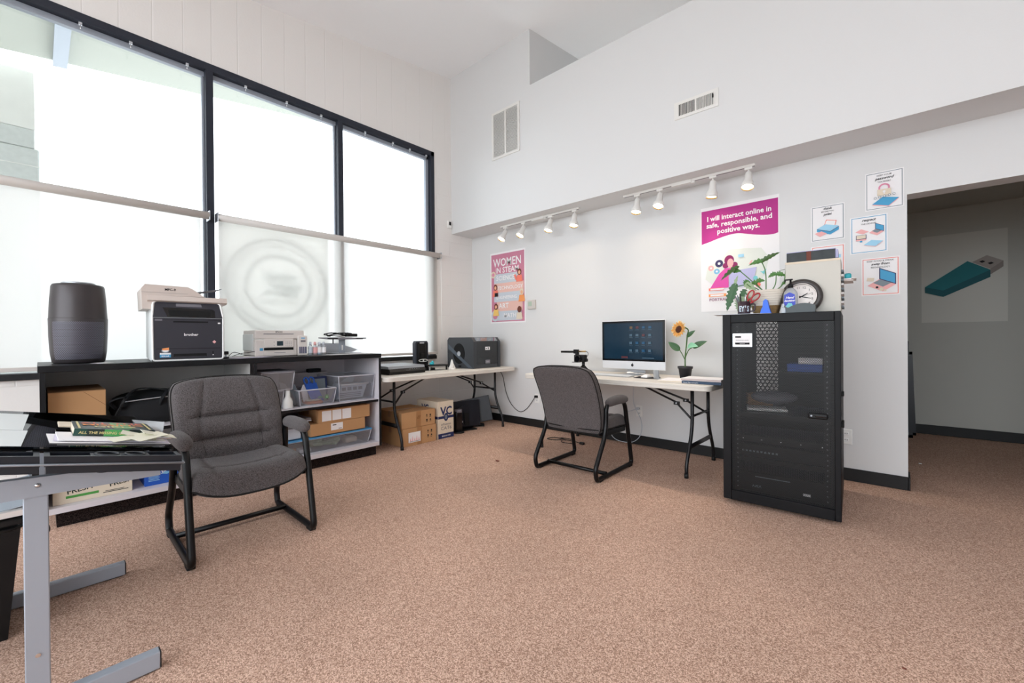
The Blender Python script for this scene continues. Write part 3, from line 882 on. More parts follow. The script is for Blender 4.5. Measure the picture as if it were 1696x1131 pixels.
def bag(u, v):
    a = (u-.5)*2*pi; y = -.36+.72*v
    e = (1-abs(2*v-1)**6)**.35
    cx_, cz_ = math.cos(a), math.sin(a)
    px = .22*math.copysign(abs(cx_)**.55, cx_)*e; pz = .105+.105*math.copysign(abs(cz_)**.5, cz_)*(e*.9+.1)+.01*math.sin(9*v+u*6)
    return (px, y, max(pz, 0)+0)


b.grid(bag, 32, 26, 'bag_black' if mat('bag_black', '#06080d', .8, bump=.4, bscale=60) else '', True); part('bag_body', b, t)
b = B(); b.tube(spline([(.2, -.3, .17), (.225, -.1, .185), (.22, .12, .19), (.2, .32, .17)]), .004, 'silver', 6); part('zip', b, t)
for s in (-1, 1):
    b = B(); b.tube(spline([(.2, s*.1-.22, .12), (.24, s*.1-.2, .19), (.1, s*.1-.1, .245), (.22, s*.1+.1, .2), (.21, s*.1+.12, .1)]), .009, 'bag_black', 6, sq=(1.6, .5)); part('handle', b, t)
b = B(); b.tube(spline([(.18, -.34, .13), (.22, -.37, .18), (.24, -.3, .2), (.23, -.34, .1), (.22, -.36, .02)]), .008, 'bag_black', 6, sq=(1.6, .6)); part('shoulder_strap', b, t)
b = B(); b.box(-4.3, .70, .78, -3.9, 1.06, .83, 'laminate_white', .006)
solo('storage_lid', b, 'pale flat box lying on top of the black bag', 'box') if False else b.bm.free()


def d_fresh(S, w, h):
    S.text('FRESH', .042, .06, .055, 'p_fresh', 'LEFT', .02, rot=.12); S.rect(.055, .03, .2, .045, 'green_print'); S.text('FRESH', .042, .25, .055, 'p_fresh', 'LEFT', .02, rot=.12)
    S.rect(w-.14, .022, w-.02, .026, 'ink'); S.rect(w-.13, .031, w-.04, .034, 'ink')


mat('p_fresh', '#27332a', .8)
carton('produce_box', -4.22, -3.77, .05, .41, .128, .12, 'white printed produce box on the lowest shelf under the drafting table', m='p_beige', tape=None, prints=d_fresh)


def d_toner(S, w, h):
    S.text('brother', .03, .02, h-.055, 'p_white', 'LEFT', .01); S.text('TN-330', .03, .02, h-.10, 'p_white', 'LEFT', .02)
    for q in range(4): S.rect(.02, .03+q*.009, .02+.06-.006*(q % 2), .033+q*.009, 'p_ltblue')
    S.poly([(w-.06, .07), (w-.03, .062), (w-.01, .075), (w-.04, .083)], 'p_sky')
    S.rect(.09 if w > .16 else .06, h-.03, w-.01, h-.002, 'paper')
    for q in range(8): S.rect(w-.055+q*.005, h-.026, w-.052+q*.005+.001*(q % 2), h-.006, 'ink')


carton('toner_box', -4.1, -3.79, .475, .625, .128, .17, 'blue and white toner box on the lowest shelf, left one', m='blue', tape=None, prints=d_toner)
carton('toner_box', -4.1, -3.81, .64, .79, .128, .12, 'blue toner box on the lowest shelf behind the chair leg, right one', m='blue', tape=None, prints=d_toner)
carton('paper_box', -4.15, -3.8, .82, 1.06, .128, .2, 'white paper carton low in the grey lined bookcase behind the chair', m='p_grey', tape=None)

# ---- right bookcase contents
t = thing('spray_bottle', 'white plastic bottle with sloped shoulder on the right bookcase shelf', 'bottle', (-3.80, 1.40, .543))
b = B(); b.lathe([(0, 0), (.036, 0), (.038, .008), (.038, .055), (.030, .08), (.019, .098), (.017, .15), (0, .15)], 'white', 28); part('bottle_body', b, t)
b = B(); b.lathe([(0, .15), (.016, .15), (.016, .168), (0, .168)], 'off_white', 20); part('cap', b, t)


def bin_walls(b, dx, dy, h, m, taper=.88, th=.003):
    a = [(-dx*taper, -dy*taper), (dx*taper, -dy*taper), (dx*taper, dy*taper), (-dx*taper, dy*taper)]
    c = [(-dx, -dy), (dx, -dy), (dx, dy), (-dx, dy)]
    V = [(x, y, .0) for x, y in a]+[(x, y, h) for x, y in c]
    b.add(V, [(0, 3, 2, 1)]+[(i, (i+1) % 4, 4+(i+1) % 4, 4+i) for i in range(4)], m)


def clear_bin(x0, x1, y0, y1, z0, h, label, rim='clear_plastic', lid=None, group=None, taper=.9):
    t = thing('storage_bin', label, 'storage bin', ((x0+x1)/2, (y0+y1)/2, z0), 0, group)
    dx, dy = (x1-x0)/2, (y1-y0)/2
    b = B(); bin_walls(b, dx, dy, h, 'clear_plastic', taper); part('bin_body', b, t)
    b = B(); r = fillet([(-dx, -dy, h), (dx, -dy, h), (dx, dy, h), (-dx, dy, h)], .02, 4, True)
    b.tube(r, .006, 'rim_plastic', 6, closed=True)
    for s in (-1, 1):
        b.tube([(dx*taper, s*dy*taper, .004), (dx, s*dy, h)], .0035, 'rim_plastic', 6)
    b.tube([(dx*taper, -dy*taper, .004), (dx*taper, dy*taper, .004)], .003, 'rim_plastic', 6)
    part('rim', b, t)
    if lid:
        b = B(); b.box(-dx-.006, -dy-.006, h-.004, dx+.006, dy+.006, h+.012, lid, .005); part('lid', b, t)
    return t


mat('rim_plastic', '#dcdce6', .3, alpha=.75)
clear_bin(-4.1, -3.76, 1.19, 1.44, .70, .15, 'upper clear bin with grey lid stacked behind the chair back', lid='ink_grey')
clear_bin(-4.12, -3.80, 1.17, 1.37, .543, .15, 'lower clear bin under the grey lidded one behind the chair back')
clear_bin(-4.12, -3.76, 1.475, 1.80, .543, .14, 'small clear bin of supplies with a green logo on the shelf', taper=.88)
b = B(); S = Sheet(b, (-3.773, 1.62, .60), Y, Z, .14, .03, .0004, None)
S.text('elm', .028, .02, .004, 'green_print', 'LEFT', .02); S.disc(.098, .012, .017, 'green_print'); S.text('C', .022, .098, .004, 'p_white', bold=.02)
o = solo('bin_label', b, 'green logo sticker on the front of the small clear bin', 'label')
clear_bin(-4.22, -3.765, 1.825, 2.185, .543, .235, 'large clear bin holding white plastic parts at the shelf end', taper=.9)
# contents
b = B()
b.box(-3.95, 1.56, .55, -3.80, 1.70, .575, 'orange', .01); b.box(-3.96, 1.57, .575, -3.82, 1.68, .59, 'p_beige', .01)
solo('sponge_pack', b, 'pale orange pack at the bottom of the small clear bin', 'sponge')
for i, (y_, lab) in enumerate(((1.60, 'left blue plastic loop handle sticking out of the small clear bin'), (1.655, 'right blue plastic loop handle sticking out of the small clear bin'))):
    b = B()
    M = Matrix.Translation((-3.85-.02*i, y_+.03, .60)) @ Euler((.35, 0, 0)).to_matrix().to_4x4()
    b.M = M
    n = 20
    b.tube([(0, .02*math.cos(2*pi*k/n), .165+.032*math.sin(2*pi*k/n)) for k in range(n)], .007, 'blue', 8, closed=True)
    b.prism([(-.02, -.02), (.02, -.02), (.028, .135), (-.028, .135)], (0, 0, 0), Y, Z, (.008, 0, 0), 'blue')
    solo('cutting_tool', b, lab, 'tool')
b = B(Matrix.Translation((-3.93, 1.74, .555)) @ Euler((.0, -.15, 0)).to_matrix().to_4x4())
b.box(-.005, -.075, .0, .005, .06, .225, 'p_steel'); b.box(.005, .045, .0, .008, .06, .225, 'navy'); b.box(.005, -.075, .205, .008, .06, .225, 'navy')
b.prism([(-.06, .13), (-.03, .13), (.02, .0), (-.0, .0)], (.008, 0, 0), Y, Z, (.003, 0, 0), 'blue')
solo('binder', b, 'grey binder with blue edges standing in the small clear bin', 'binder')
for i, (y_, a_, m_) in enumerate(((1.50, .25, 'film'), (1.535, .1, 'p_steel'), (1.585, -.15, 'paper'))):
    b = B(Matrix.Translation((-3.88, y_, .55)) @ Euler((a_+.35, .1, 0)).to_matrix().to_4x4())
    b.prism([(-.02, 0), (.02, 0), (.03, .22-.03*i), (.0, .26-.04*i), (-.025, .2-.03*i)], (0, 0, 0), Y, Z, (.004, 0, 0), m_)
    solo('tool_packet', b, ('clear crumpled packet leaning out of the small bin', 'grey tool packet leaning out of the small bin', 'white paper packet leaning out of the small bin')[i], 'packet')
b = B()
b.prism([(0, 0), (.26, 0), (.31, .13), (.05, .13)], (-3.86, 1.85, .56), Y, Z, (-.18, 0, 0), 'p_grey')
for i in range(4): b.box(-3.859, 1.90+.055*i, .635, -3.857, 1.94+.055*i, .665, 'ink_grey')
for i in range(3): b.box(-3.859, 1.87, .575+.016*i, -3.857, 2.09, .581+.016*i, 'ink_grey')
b.tube([(-3.85, 1.89, .69), (-3.85, 2.165, .69)], .008, 'white', 8)
solo('grey_console', b, 'grey ribbed console with a white bar inside the large clear bin', 'device')
b = B(); b.prism([(0, 0), (.14, 0), (.16, .05), (.10, .06), (.05, .035)], (-3.95, 1.92, .70), Y, Z, (-.1, 0, 0), 'p_steel')
solo('cable_bundle', b, 'dark grey folded piece on top of the console in the large bin', 'device')
b = B(); b.box(-4.32, 1.62, .543, -4.25, 1.95, .80, 'laminate_white', .004); b.box(-4.26, 1.74, .80, -4.2, 1.86, .835, 'ink', .004)
solo('label_box', b, 'pale box with a black handle at the back of the white bookcase', 'box')


def d_boxA(S, w, h):
    for i in range(3): S.rect(.03+i*.093, .012, .115+i*.093, h-.012, 'paper')


def d_boxB(S, w, h):
    S.rect(.18, .028, .29, .09, 'paper'); S.rect(.195, .07, .23, .078, 'ink'); S.rect(.25, .035, .28, .04, 'ink')


carton('cardboard_box', -4.2, -3.765, 1.57, 2.08, .274, .105, 'flat brown box with one small label, on the blue lidded bin', prints=d_boxB)
carton('cardboard_box', -4.2, -3.765, 1.64, 2.13, .38, .115, 'brown box with three white panels, topmost under the white shelf', prints=d_boxA)
clear_bin(-4.26, -3.765, 1.16, 2.145, .128, .125, 'long low clear bin with blue lid on the bottom shelf', lid='lid_blue' if mat('lid_blue', '#4d94c8', .4) else None, taper=.94)
b = B()
for i in range(14):
    c_ = (-3.93+random.uniform(-.06, .06), 1.72+random.uniform(-.12, .12), .165+random.uniform(0, .03))
    b.cbox(c_, (.08, .1, .03), 'p_greenish' if mat('p_greenish', '#a9c7a0', .8) else '', .012, (random.uniform(-.5, .5), random.uniform(-.5, .5), random.uniform(0, 3)))
solo('green_cloth', b, 'crumpled pale green cloth inside the blue lidded bin', 'cloth')
b = B(); b.box(-3.9, 1.50, .135, -3.82, 1.6, .17, 'paper', .01); b.cyl((-3.88, 1.2, .16), (-3.86, 1.48, .16), .02, 'cardboard', seg=12)
solo('paper_roll', b, 'brown paper roll inside the left of the blue lidded bin', 'roll')
b = B(); b.box(-3.95, 1.93, .135, -3.85, 2.05, .19, 'p_beige', .02, seg=3)
solo('foam_piece', b, 'beige foam piece at the right inside the blue lidded bin', 'foam')
for i in range(3):  # loose lids of clear bins, stacked flat
    b = B(); b.box(-4.2, 1.18, .36+.028*i+.0, -3.77, 1.50+.04*i, .386+.028*i, 'clear_plastic', .004)
    b.box(-3.772, 1.18, .36+.028*i, -3.768, 1.5+.04*i, .366+.028*i, 'rim_plastic')
    solo('bin_lid', b, ('lowest', 'middle', 'topmost')[i]+' of the stacked clear bin lids behind the armrest', 'lid', 'stacked clear bin lids')
b = B(); b.box(-4.15, 1.19, .274, -3.79, 1.5, .359, 'p_grey', .004)
solo('paper_stack', b, 'pale grey paper stack under the clear lids in the bookcase', 'paper')

# ------------------------------------------------------------------ things on the counter
CT = .979
t = thing('air_purifier', 'dark cylindrical air purifier with perforated lower half on the counter', 'air purifier', (-4.05, .183, CT))
b = B(); R0 = .135
b.lathe([(.0, 0), (.118, 0), (.126, .006), (R0, .07), (.140, .18), (.142, .29), (.1415, .292)], 'purifier_grey' if mat('purifier_grey', '#413c3d', .38, .4) else '', 48)
part('lower_body', b, t)
b = B(); b.lathe([(.1405, .293), (.1395, .30), (.134, .42), (.128, .50), (.122, .514), (.112, .517), (.108, .51), (.108, .498), (.0, .496)], 'purifier_grey', 48); part('upper_body', b, t)
b = B(); b.lathe([(.0, .535), (.078, .532), (.084, .527), (.08, .520), (0, .51)], 'silver', 36); part('control_disc', b, t)
b = B()
ang0 = math.atan2(-0.183, 4.05)


def pm(u, v):
    a = ang0+(u-.5)*1.9; z = .025+.245*v
    r = (.1285+(z-.025)*.16) if z < .07 else (.1357+.0065*min(1, (z-.07)/.15))
    return ((r+.0035)*math.cos(a), (r+.0035)*math.sin(a), z)


b.grid(pm, 24, 8, 'purifier_dots')
m = perf_mat('purifier_dots', '#605e6a', .0085, .34, .4, 'yz') if 'purifier_dots' not in MATS else None
part('perforated_grille', b, t)

# laser printer
t = thing('laser_printer', 'large grey and white multifunction laser printer on the counter', 'printer', (-3.96, .735, CT), -.06)
D, Wd = .21, .205
b = B()
b.prism([(-D, .02), (D-.04, 0), (D, .012), (D+.006, .30), (D-.045, .415), (-D, .415)], (0, -Wd, 0), X, Z, (0, 2*Wd, 0), 'printer_side'); part('printer_body', b, t)
b = B()
b.prism([(-Wd+.012, .012), (Wd-.012, .012), (Wd-.008, .30), (-Wd+.008, .30)], (D+.004, 0, 0), Y, Z, (.006, 0, 0), 'printer_dark' if mat('printer_dark', '#2b2b34', .45) else '')
b.tube(fillet([(D+.006, -Wd+.004, .004), (D+.006, Wd-.004, .004), (D+.008, Wd-.002, .30), (D-.04, Wd-.012, .418), (D-.04, -Wd+.012, .418), (D+.008, -Wd+.002, .30)], [.02, .02, .03, .03, .03, .03], 5, True), .0065, 'white_gloss', 8, closed=True)
b.text('brother', .026, (D+.0105, .01, .175), Y, Z, 'p_white', bold=.02)
b.box(D+.0102, -Wd+.02, .288, D+.0112, Wd-.02, .29, 'shadow_gap'); b.box(D+.0102, -Wd+.02, .083, D+.0108, Wd-.02, .086, 'shadow_gap')
b.box(D+.0102, -.09, .268, D+.012, .11, .278, 'shadow_gap'); b.box(D+.0102, -.09, .026, D+.012, .10, .048, 'shadow_gap'); b.box(D+.0102, -.085, .018, D+.013, .095, .03, 'printer_dark')
b.box(D+.0102, -.19, .278, D+.0115, -.15, .29, 'ink_grey'); b.box(D+.0102, .17, .262, D+.011, .185, .272, 'p_white')
b.box(D+.0102, .135, .04, D+.011, .141, .062, 'shadow_gap'); b.box(D+.0102, .136, .032, D+.011, .142, .04, 'p_white')
b.add([(D+.011, .135, .13), (D+.011, .147, .142), (D+.011, .159, .13), (D+.011, .147, .118)], [(0, 1, 2, 3)], 'p_salmon')
part('front_panel', b, t)
b = B()
o_ = (D+.006, 0, .302); v_ = Vector((-.05, 0, .112)).normalized()
b.prism([(-Wd+.006, 0), (Wd-.006, 0), (Wd-.022, .118), (-Wd+.022, .118)], o_, Y, v_, Vector((.112, 0, .05)).normalized()*.006, 'printer_dark')
nn = Vector((.112, 0, .05)).normalized()
oo = Vector(o_)+nn*.0065
b.face([(-.07, .085), (.08, .085), (.075, .108), (-.07, .108)], oo, Y, v_, 'ink_grey')
b.face([(-.145, .075), (.14, .07), (.155, .058), (.155, .0), (-.12, .0), (-.14, .06)], oo, Y, v_, 'black_gloss')
b.face([(-.115, .055), (.13, .055), (.13, .008), (-.11, .008)], oo+nn*.0005, Y, v_, 'shadow_gap')
part('output_slot', b, t)
b = B(); b.prism([(-D-.01, .395), (D-.04, .41), (D-.015, .42), (D-.03, .455), (-D-.01, .455)], (0, -Wd-.02, 0), X, Z, (0, 2*Wd+.05, 0), 'printer_warm')
b.box(D-.032, -.09, .432, D-.024, .1, .437, 'shadow_gap'); part('scanner_unit', b, t)
b = B(); b.prism([(-Wd-.045, .36), (-Wd+.0, .36), (-Wd+.02, .455), (.10, .458), (.03, .51), (-.0, .525), (-Wd-.03, .53), (-Wd-.05, .50)], (-D+.02, 0, 0), Y, Z, (2*D-.055, 0, 0), 'printer_warm')
b.box(D-.034, -.13, .495, D-.033, -.13+.001, .496, 'ink'); b.text('MFC-9', .022, (D-.0335, -.10, .492), Y, Z, 'ink', bold=.03); b.box(D-.0345, -Wd-.05, .475, D-.034, -.0, .476, 'ink_grey')
part('document_feeder', b, t)
b = B(); b.prism([(.04, .492), (.225, .535), (.225, .538), (.04, .496)], (-D+.05, 0, 0), Y, Z, (.22, 0, 0), 'ink_grey'); part('paper_tray', b, t)
b = B(); S = Sheet(b, (D+.0105, -.165, .025), Y, Z, .065, .075, .0004, None)
S.rect(0, 0, .06, .02, 'p_blue'); S.rect(.0, .02, .06, .032, 'p_white'); S.disc(.03, .047, .022, 'p_steel', .014); S.disc(.03, .047, .017, 'p_white', .009); S.poly([(.012, .062), (.05, .068), (.05, .05), (.015, .05)], 'p_orange'); S.text('SOLAR', .014, .03, .004, 'p_white', bold=.03)
part('sticker', b, t)
b = B(); b.box(-3.87, .945, CT, -3.82, .985, CT+.012, 'black_plastic', .003); b.box(-3.868, .955, CT+.03, -3.83, .985, CT+.055, 'black_plastic', .003); b.box(-3.86, .965, CT+.01, -3.845, .975, CT+.032, 'grey_metal')
solo('card_reader', b, 'tiny black clip gadget standing right of the laser printer', 'gadget')

# papers lying on the counter
def papers(name, x, y, z, w, h, rz, m, label, n=1, curl=.0, bend=0):
    b = B()
    for i in range(n):
        a = rz+random.uniform(-.12, .12)*(i > 0)
        ca, sa = math.cos(a), math.sin(a); zz = .0008+.0011*i
        ox, oy = (random.uniform(-.008, .008), random.uniform(-.01, .01)) if i else (0, 0)

        def f(u, v, ca=ca, sa=sa, zz=zz, ox=ox, oy=oy):
            px, py = (u-.5)*w+ox, (v-.5)*h+oy
            return (px*ca-py*sa, px*sa+py*ca, zz+curl*(abs(2*v-1)**3)*(.5+.5*u))
        b.grid(f, 6, 8, m)
    b.recalc = False
    return solo(name, b, label, 'paper', None, (x, y, z))


papers('paper_sheet', -3.80, .275, CT, .12, .08, .3, 'paper', 'small white paper slip beside the base of the air purifier')
papers('paper_sheet', -3.83, 1.12, CT, .216, .28, .35, 'paper_lilac', 'lilac tinted loose sheets at the counter edge left of the white inkjet', 3)
papers('paper_sheet', -3.95, 1.08, CT+.005, .216, .28, -.2, 'paper', 'white sheet overlapping the lilac sheets by the inkjet', 2)
papers('paper_sheet', -3.82, 1.93, CT, .17, .42, .1, 'paper', 'white sheets hanging to the counter edge below the laptop stand', 2)
b = B(); b.tube(spline([(-3.98, 1.02, CT+.012), (-3.9, 1.04, CT+.045), (-3.86, 1.10, CT+.02), (-3.85, 1.17, CT+.012)]), .0025, 'black_plastic', 6); b.tube(spline([(-3.92, 1.03, CT+.012), (-3.96, 1.1, CT+.03), (-3.95, 1.2, CT+.045), (-3.98, 1.22, CT+.045)]), .0025, 'black_plastic', 6)
solo('black_cable', b, 'thin black cable looped on the papers left of the inkjet', 'cable')

# inkjet with ink tanks
t = thing('inkjet_printer', 'small white inkjet printer with a side ink tank on the counter', 'printer', (-4.07, 1.385, CT))
b = B(); b.box(-.17, -.185, .0, .13, .15, .145, 'white_ink' if mat('white_ink', '#ddd6d1', .45) else '', .01); b.box(-.17, -.19, .05, .09, -.18, .19, 'printer_side', .004); part('printer_body', b, t)
b = B(); b.box(-.17, -.185, .148, .13, .21, .222, 'white_ink', .008); b.box(.1305, -.12, .188, .1315, .12, .194, 'ink_grey'); b.text('EPSON', .018, (.1312, .0, .202), Y, Z, 'ink', bold=.02); part('scanner_lid', b, t)
b = B(); b.box(.12, -.118, .075, .14, .118, .15, 'white_ink', .004); b.box(.1402, -.02, .09, .141, .03, .13, 'screen_dark' if mat('screen_dark', '#1f3540', .2) else '')
for i in range(4):
    for j in range(3): b.box(.1402, .05+i*.015, .09+j*.014, .1406, .056+i*.015, .094+j*.014, 'ink_grey')
b.box(.1402, -.045, .092, .1406, -.038, .096, 'ink_grey'); b.box(.1402, -.045, .12, .1406, -.038, .124, 'ink_grey')
part('control_panel', b, t)
b = B(); b.box(.128, -.118, .052, .132, .118, .073, 'shadow_gap'); b.box(.12, -.118, .004, .137, .118, .05, 'white_ink', .003); b.box(.137, -.04, .03, .138, .05, .034, 'ink_grey'); b.box(.1305, -.15, .05, .1312, -.125, .072, 'p_blue'); part('paper_drawer', b, t)
b = B(); b.box(.0, .152, .0, .145, .232, .175, 'white_ink', .006)
for i in range(4): b.box(.1452, .162+i*.0165, .018, .146, .173+i*.0165, .078, 'navy')
b.box(.1452, .175, .12, .146, .215, .135, 'ink_grey'); b.box(.1452, .178, .148, .146, .21, .16, 'p_sky')
part('ink_tank', b, t)
for i, (c_, lab) in enumerate((('p_grey', 'grey ink bottle beside the inkjet tank'), ('p_salmon', 'pink ink bottle, second from the inkjet'), ('p_ltblue', 'pale blue ink bottle, third from the inkjet'), ('ink', 'black capped ink bottle beside the laptop stand'))):
    b = B(); b.lathe([(0, 0), (.018, 0), (.019, .004), (.019, .075), (.012, .088), (.011, .09)], 'bottle_clear' if i != 3 else 'bottle_clear', 20)
    b.lathe([(0, .09), (.012, .09), (.010, .118), (0, .12)], ('p_grey', 'p_salmon', 'p_grey', 'p_grey')[i], 16); b.lathe([(0, .002), (.0165, .002), (.0165, .055), (0, .055)], c_, 16); b.lathe([(.0195, .02), (.0195, .07)], 'paper' if i > 1 else c_, 16)
    solo('ink_bottle', b, lab, 'bottle', 'ink refill bottles', (-3.945+.0*i, 1.652+.04*i, CT))
t = thing('laptop_stand', 'grey metal laptop stand with a cable on its tray on the counter', 'stand', (-4.03, 1.99, CT))
b = B(); b.cbox((0, .03, .006), (.2, .24, .008), 'silver', .003); part('base', b, t)
b = B(); b.cbox((.0, 0, .075), (.012, .06, .14), 'grey_metal', .003); b.cbox((.0065, 0, .06), (.001, .014, .05), 'white'); part('post', b, t)
b = B(); b.cbox((0, -.01, .15), (.24, .34, .01), 'ink_grey', .004, (.0, .05, 0)); b.box(.1, -.19, .145, .125, -.1, .155, 'ink', .003); b.box(.1, .09, .145, .125, .19, .155, 'ink', .003); b.box(.118, -.15, .10, .122, -.14, .15, 'ink'); part('tray', b, t)
t = thing('power_adapter', 'black power brick with coiled cable on the laptop stand tray', 'power adapter', (-4.0, 1.99, CT+.158))
b = B(); b.cbox((.04, .06, .022), (.05, .11, .03), 'black_plastic', .006); part('brick', b, t)
b = B(); pts = []
for k in range(60):
    a = k*.55; pts.append((.02+.035*math.sin(a*1.3), -.06+.11*math.cos(a*.5)+.02*math.sin(a*2), .012+.016*(1+math.sin(a*.7))))
b.tube(spline(pts, 3), .0045, 'black_plastic', 6); part('cord', b, t)
b = B(); b.prism([(0, 0), (.34, 0), (.42, .03), (.22, .10), (.0, .105)], (-4.25, 1.85, CT+.0), Y, Z, (.003, 0, 0), 'p_grey')
solo('paper_sheet', b, 'pale translucent sheet leaning on the window behind the laptop stand', 'paper')


# ------------------------------------------------------------------ folding tables
def folding_table(L, Wt, label, loc, rotz):
    """long axis local x (length L), origin at centre on the floor"""
    t = thing('folding_table', label, 'table', loc, rotz); H = .745
    b = B()
    pl = fillet([(-L/2, -Wt/2, 0), (L/2, -Wt/2, 0), (L/2, Wt/2, 0), (-L/2, Wt/2, 0)], .075, 8, True)
    n = len(pl); vs = []; fs = []
    for dz, ins in ((H-.045, .004), (H-.042, 0), (H-.022, 0), (H-.02, .002), (H-.018, 0), (H-.004, 0), (H, .005)):
        for p in pl:
            d = Vector((p.x, p.y, 0)); q = Vector((p.x*(1-ins/abs(L/2)), p.y*(1-ins/(Wt/2)), dz)); vs.append(q)
    for k in range(6):
        for i in range(n): fs.append((k*n+i, k*n+(i+1) % n, (k+1)*n+(i+1) % n, (k+1)*n+i))
    fs.append(tuple(range(n))[::-1]); fs.append(tuple(6*n+i for i in range(n)))
    b.add(vs, fs, 'table_white', False); part('tabletop', b, t)
    for s in (-1, 1):
        xe = s*(L/2-.20)
        for q in (-1, 1):
            b = B(); b.tube(fillet([(xe, q*.19, H-.045), (xe, q*.19, .36), (xe, q*.32, .11), (xe, q*.325, .0)], .12), .0145, 'leg_grey', 10); b.cyl((xe, q*.325, 0), (xe, q*.325, .035), .017, 'black_rubber', seg=10); part('leg', b, t)
        b = B(); b.tube([(xe, -.19, .47), (xe, .19, .47)], .010, 'leg_grey', 8); part('crossbar', b, t)
        b = B(); b.tube([(xe, -.25, .23), (xe, .25, .23)], .016, 'leg_grey', 8, sq=(1.3, .5)); part('crossbar', b, t)
        b = B(); b.tube([(xe, -.19, H-.055), (xe, .19, H-.055)], .012, 'leg_grey', 8); part('hinge_bar', b, t)
        for q in (-1, 1):
            b = B(); b.tube([(s*.18, q*.04, H-.05), (xe-s*.17, q*.1, .56), (xe-s*.0, q*.19, .44)], .009, 'leg_grey', 8); b.cbox((xe-s*.16, q*.105, .552), (.05, .014, .03), 'leg_grey', .002); b.cyl((xe-s*.16, q*.105-.012, .552), (xe-s*.16, q*.105+.012, .552), .007, 'silver', seg=8); part('brace', b, t)
    return t


folding_table(1.88, .78, 'white folding table by the window with two desktop fabricating machines', (-4.01, 3.175, 0), pi/2)
folding_table(1.86, .77, 'white folding table holding the desktop computer against the far wall', (-1.955, 3.75, 0), -.012)
TT = .746

# ---- things on the window side table
t = thing('flatbed_scanner', 'flat black and grey scanner at the near end of the window table', 'scanner', (-4.06, 2.63, TT), .05)
b = B(); b.prism([(-.19, 0), (.19, 0), (.2, .03), (.185, .058), (-.2, .058)], (0, -.23, 0), X, Z, (0, .46, 0), 'black_plastic'); b.text('Perfection', .014, (.197, 0, .035), Y, Z, 'ink_grey'); part('base', b, t)
b = B(); b.prism([(-.2, .06), (.18, .06), (.17, .085), (-.2, .095)], (0, -.235, 0), X, Z, (0, .47, 0), 'scan_grey' if mat('scan_grey', '#8d9298', .4) else ''); part('lid', b, t)
for i in range(5):
    b = B() if i == 0 else b; b.box(.186, .02+i*.03, .045, .19, .035+i*.03, .05, 'silver')
part('button', b, t)

t = thing('small_printer', 'small open frame black desktop machine with an upright back post', 'machine', (-4.14, 3.05, TT), -.1)
b = B()
b.prism([(-.085, .0), (.085, .0), (.085, .32), (.07, .345), (-.07, .345), (-.085, .32)], (-.12, 0, 0), Y, Z, (.07, 0, 0), 'dark_frame')
b.prism([(-.068, .02), (.068, .02), (.068, .315), (.06, .325), (-.06, .325), (-.068, .315)], (-.0495, 0, 0), Y, Z, (.001, 0, 0), 'shadow_gap')
b.box(-.0485, -.03, .315, -.047, .03, .33, 'silver', .001); part('upright', b, t)
b = B()
for s in (-1, 1): b.cyl((-.044, s*.045, .02), (-.044, s*.045, .31), .004, 'black_metal', seg=8)
b.box(-.05, -.02, .16, -.03, .02, .2, 'black_plastic', .003); part('rail', b, t)
b = B(); b.box(-.11, -.10, .0, .08, .10, .03, 'black_plastic', .004); part('base', b, t)
b = B(); b.box(-.03, -.0, .048, .14, .27, .062, 'black_plastic', .003); b.box(.12, .22, .0, .135, .235, .05, 'black_plastic'); b.box(.10, .0, 0, .115, .012, .05, 'silver'); part('bed_plate', b, t)
b = B(); n = 28
b.tube([(-.02+.004*math.sin(2*pi*k/n), .0+.06*math.cos(2*pi*k/n), .115+.014*math.sin(2*pi*k/n)) for k in range(n)], .0035, 'white', 6, closed=True)
b.box(-.024, -.006, .10, -.018, .01, .13, 'white'); part('ring', b, t)
t = thing('toy_duck', 'tiny turquoise duck figure sitting on the small black machine bed', 'toy', (-4.06, 3.10, TT+.063))
b = B(); b.lathe([(0, 0), (.022, .0), (.03, .012), (.022, .028), (0, .032)], 'teal', 16); b.lathe([(0, .0), (.012, .004), (.014, .013), (.008, .024), (0, .026)], 'teal', 14, Matrix.Translation((.012, 0, .024))); b.cbox((.028, 0, .036), (.012, .008, .005), 'teal', .001); part('duck_body', b, t)
t = thing('shuttle_model', 'small white space shuttle figure on the window table', 'figurine', (-3.97, 3.33, TT))
b = B(); b.lathe([(0, 0), (.022, 0), (.022, .06), (.016, .09), (.006, .118), (0, .122)], 'white', 18); part('body', b, t)
for s in (-1, 1):
    b = B(); b.prism([(0, 0), (s*.05, 0), (s*.05, .02), (s*.02, .07), (0, .08)], (0, 0, 0), Y, Z, (.006, 0, 0), 'white'); part('wing', b, t)
b = B(); b.lathe([(0, 0), (.04, 0), (.042, .006), (.02, .02), (0, .02)], 'white', 18); part('stand', b, t)

# big enclosed printer
t = thing('enclosed_printer', 'large dark enclosed fabricating machine with clear front door in the corner', 'machine', (-4.06, 3.775, TT))
x0_, x1_, yy0, yy1, hh = -.245, .25, -.235, .235, .385
b = B()
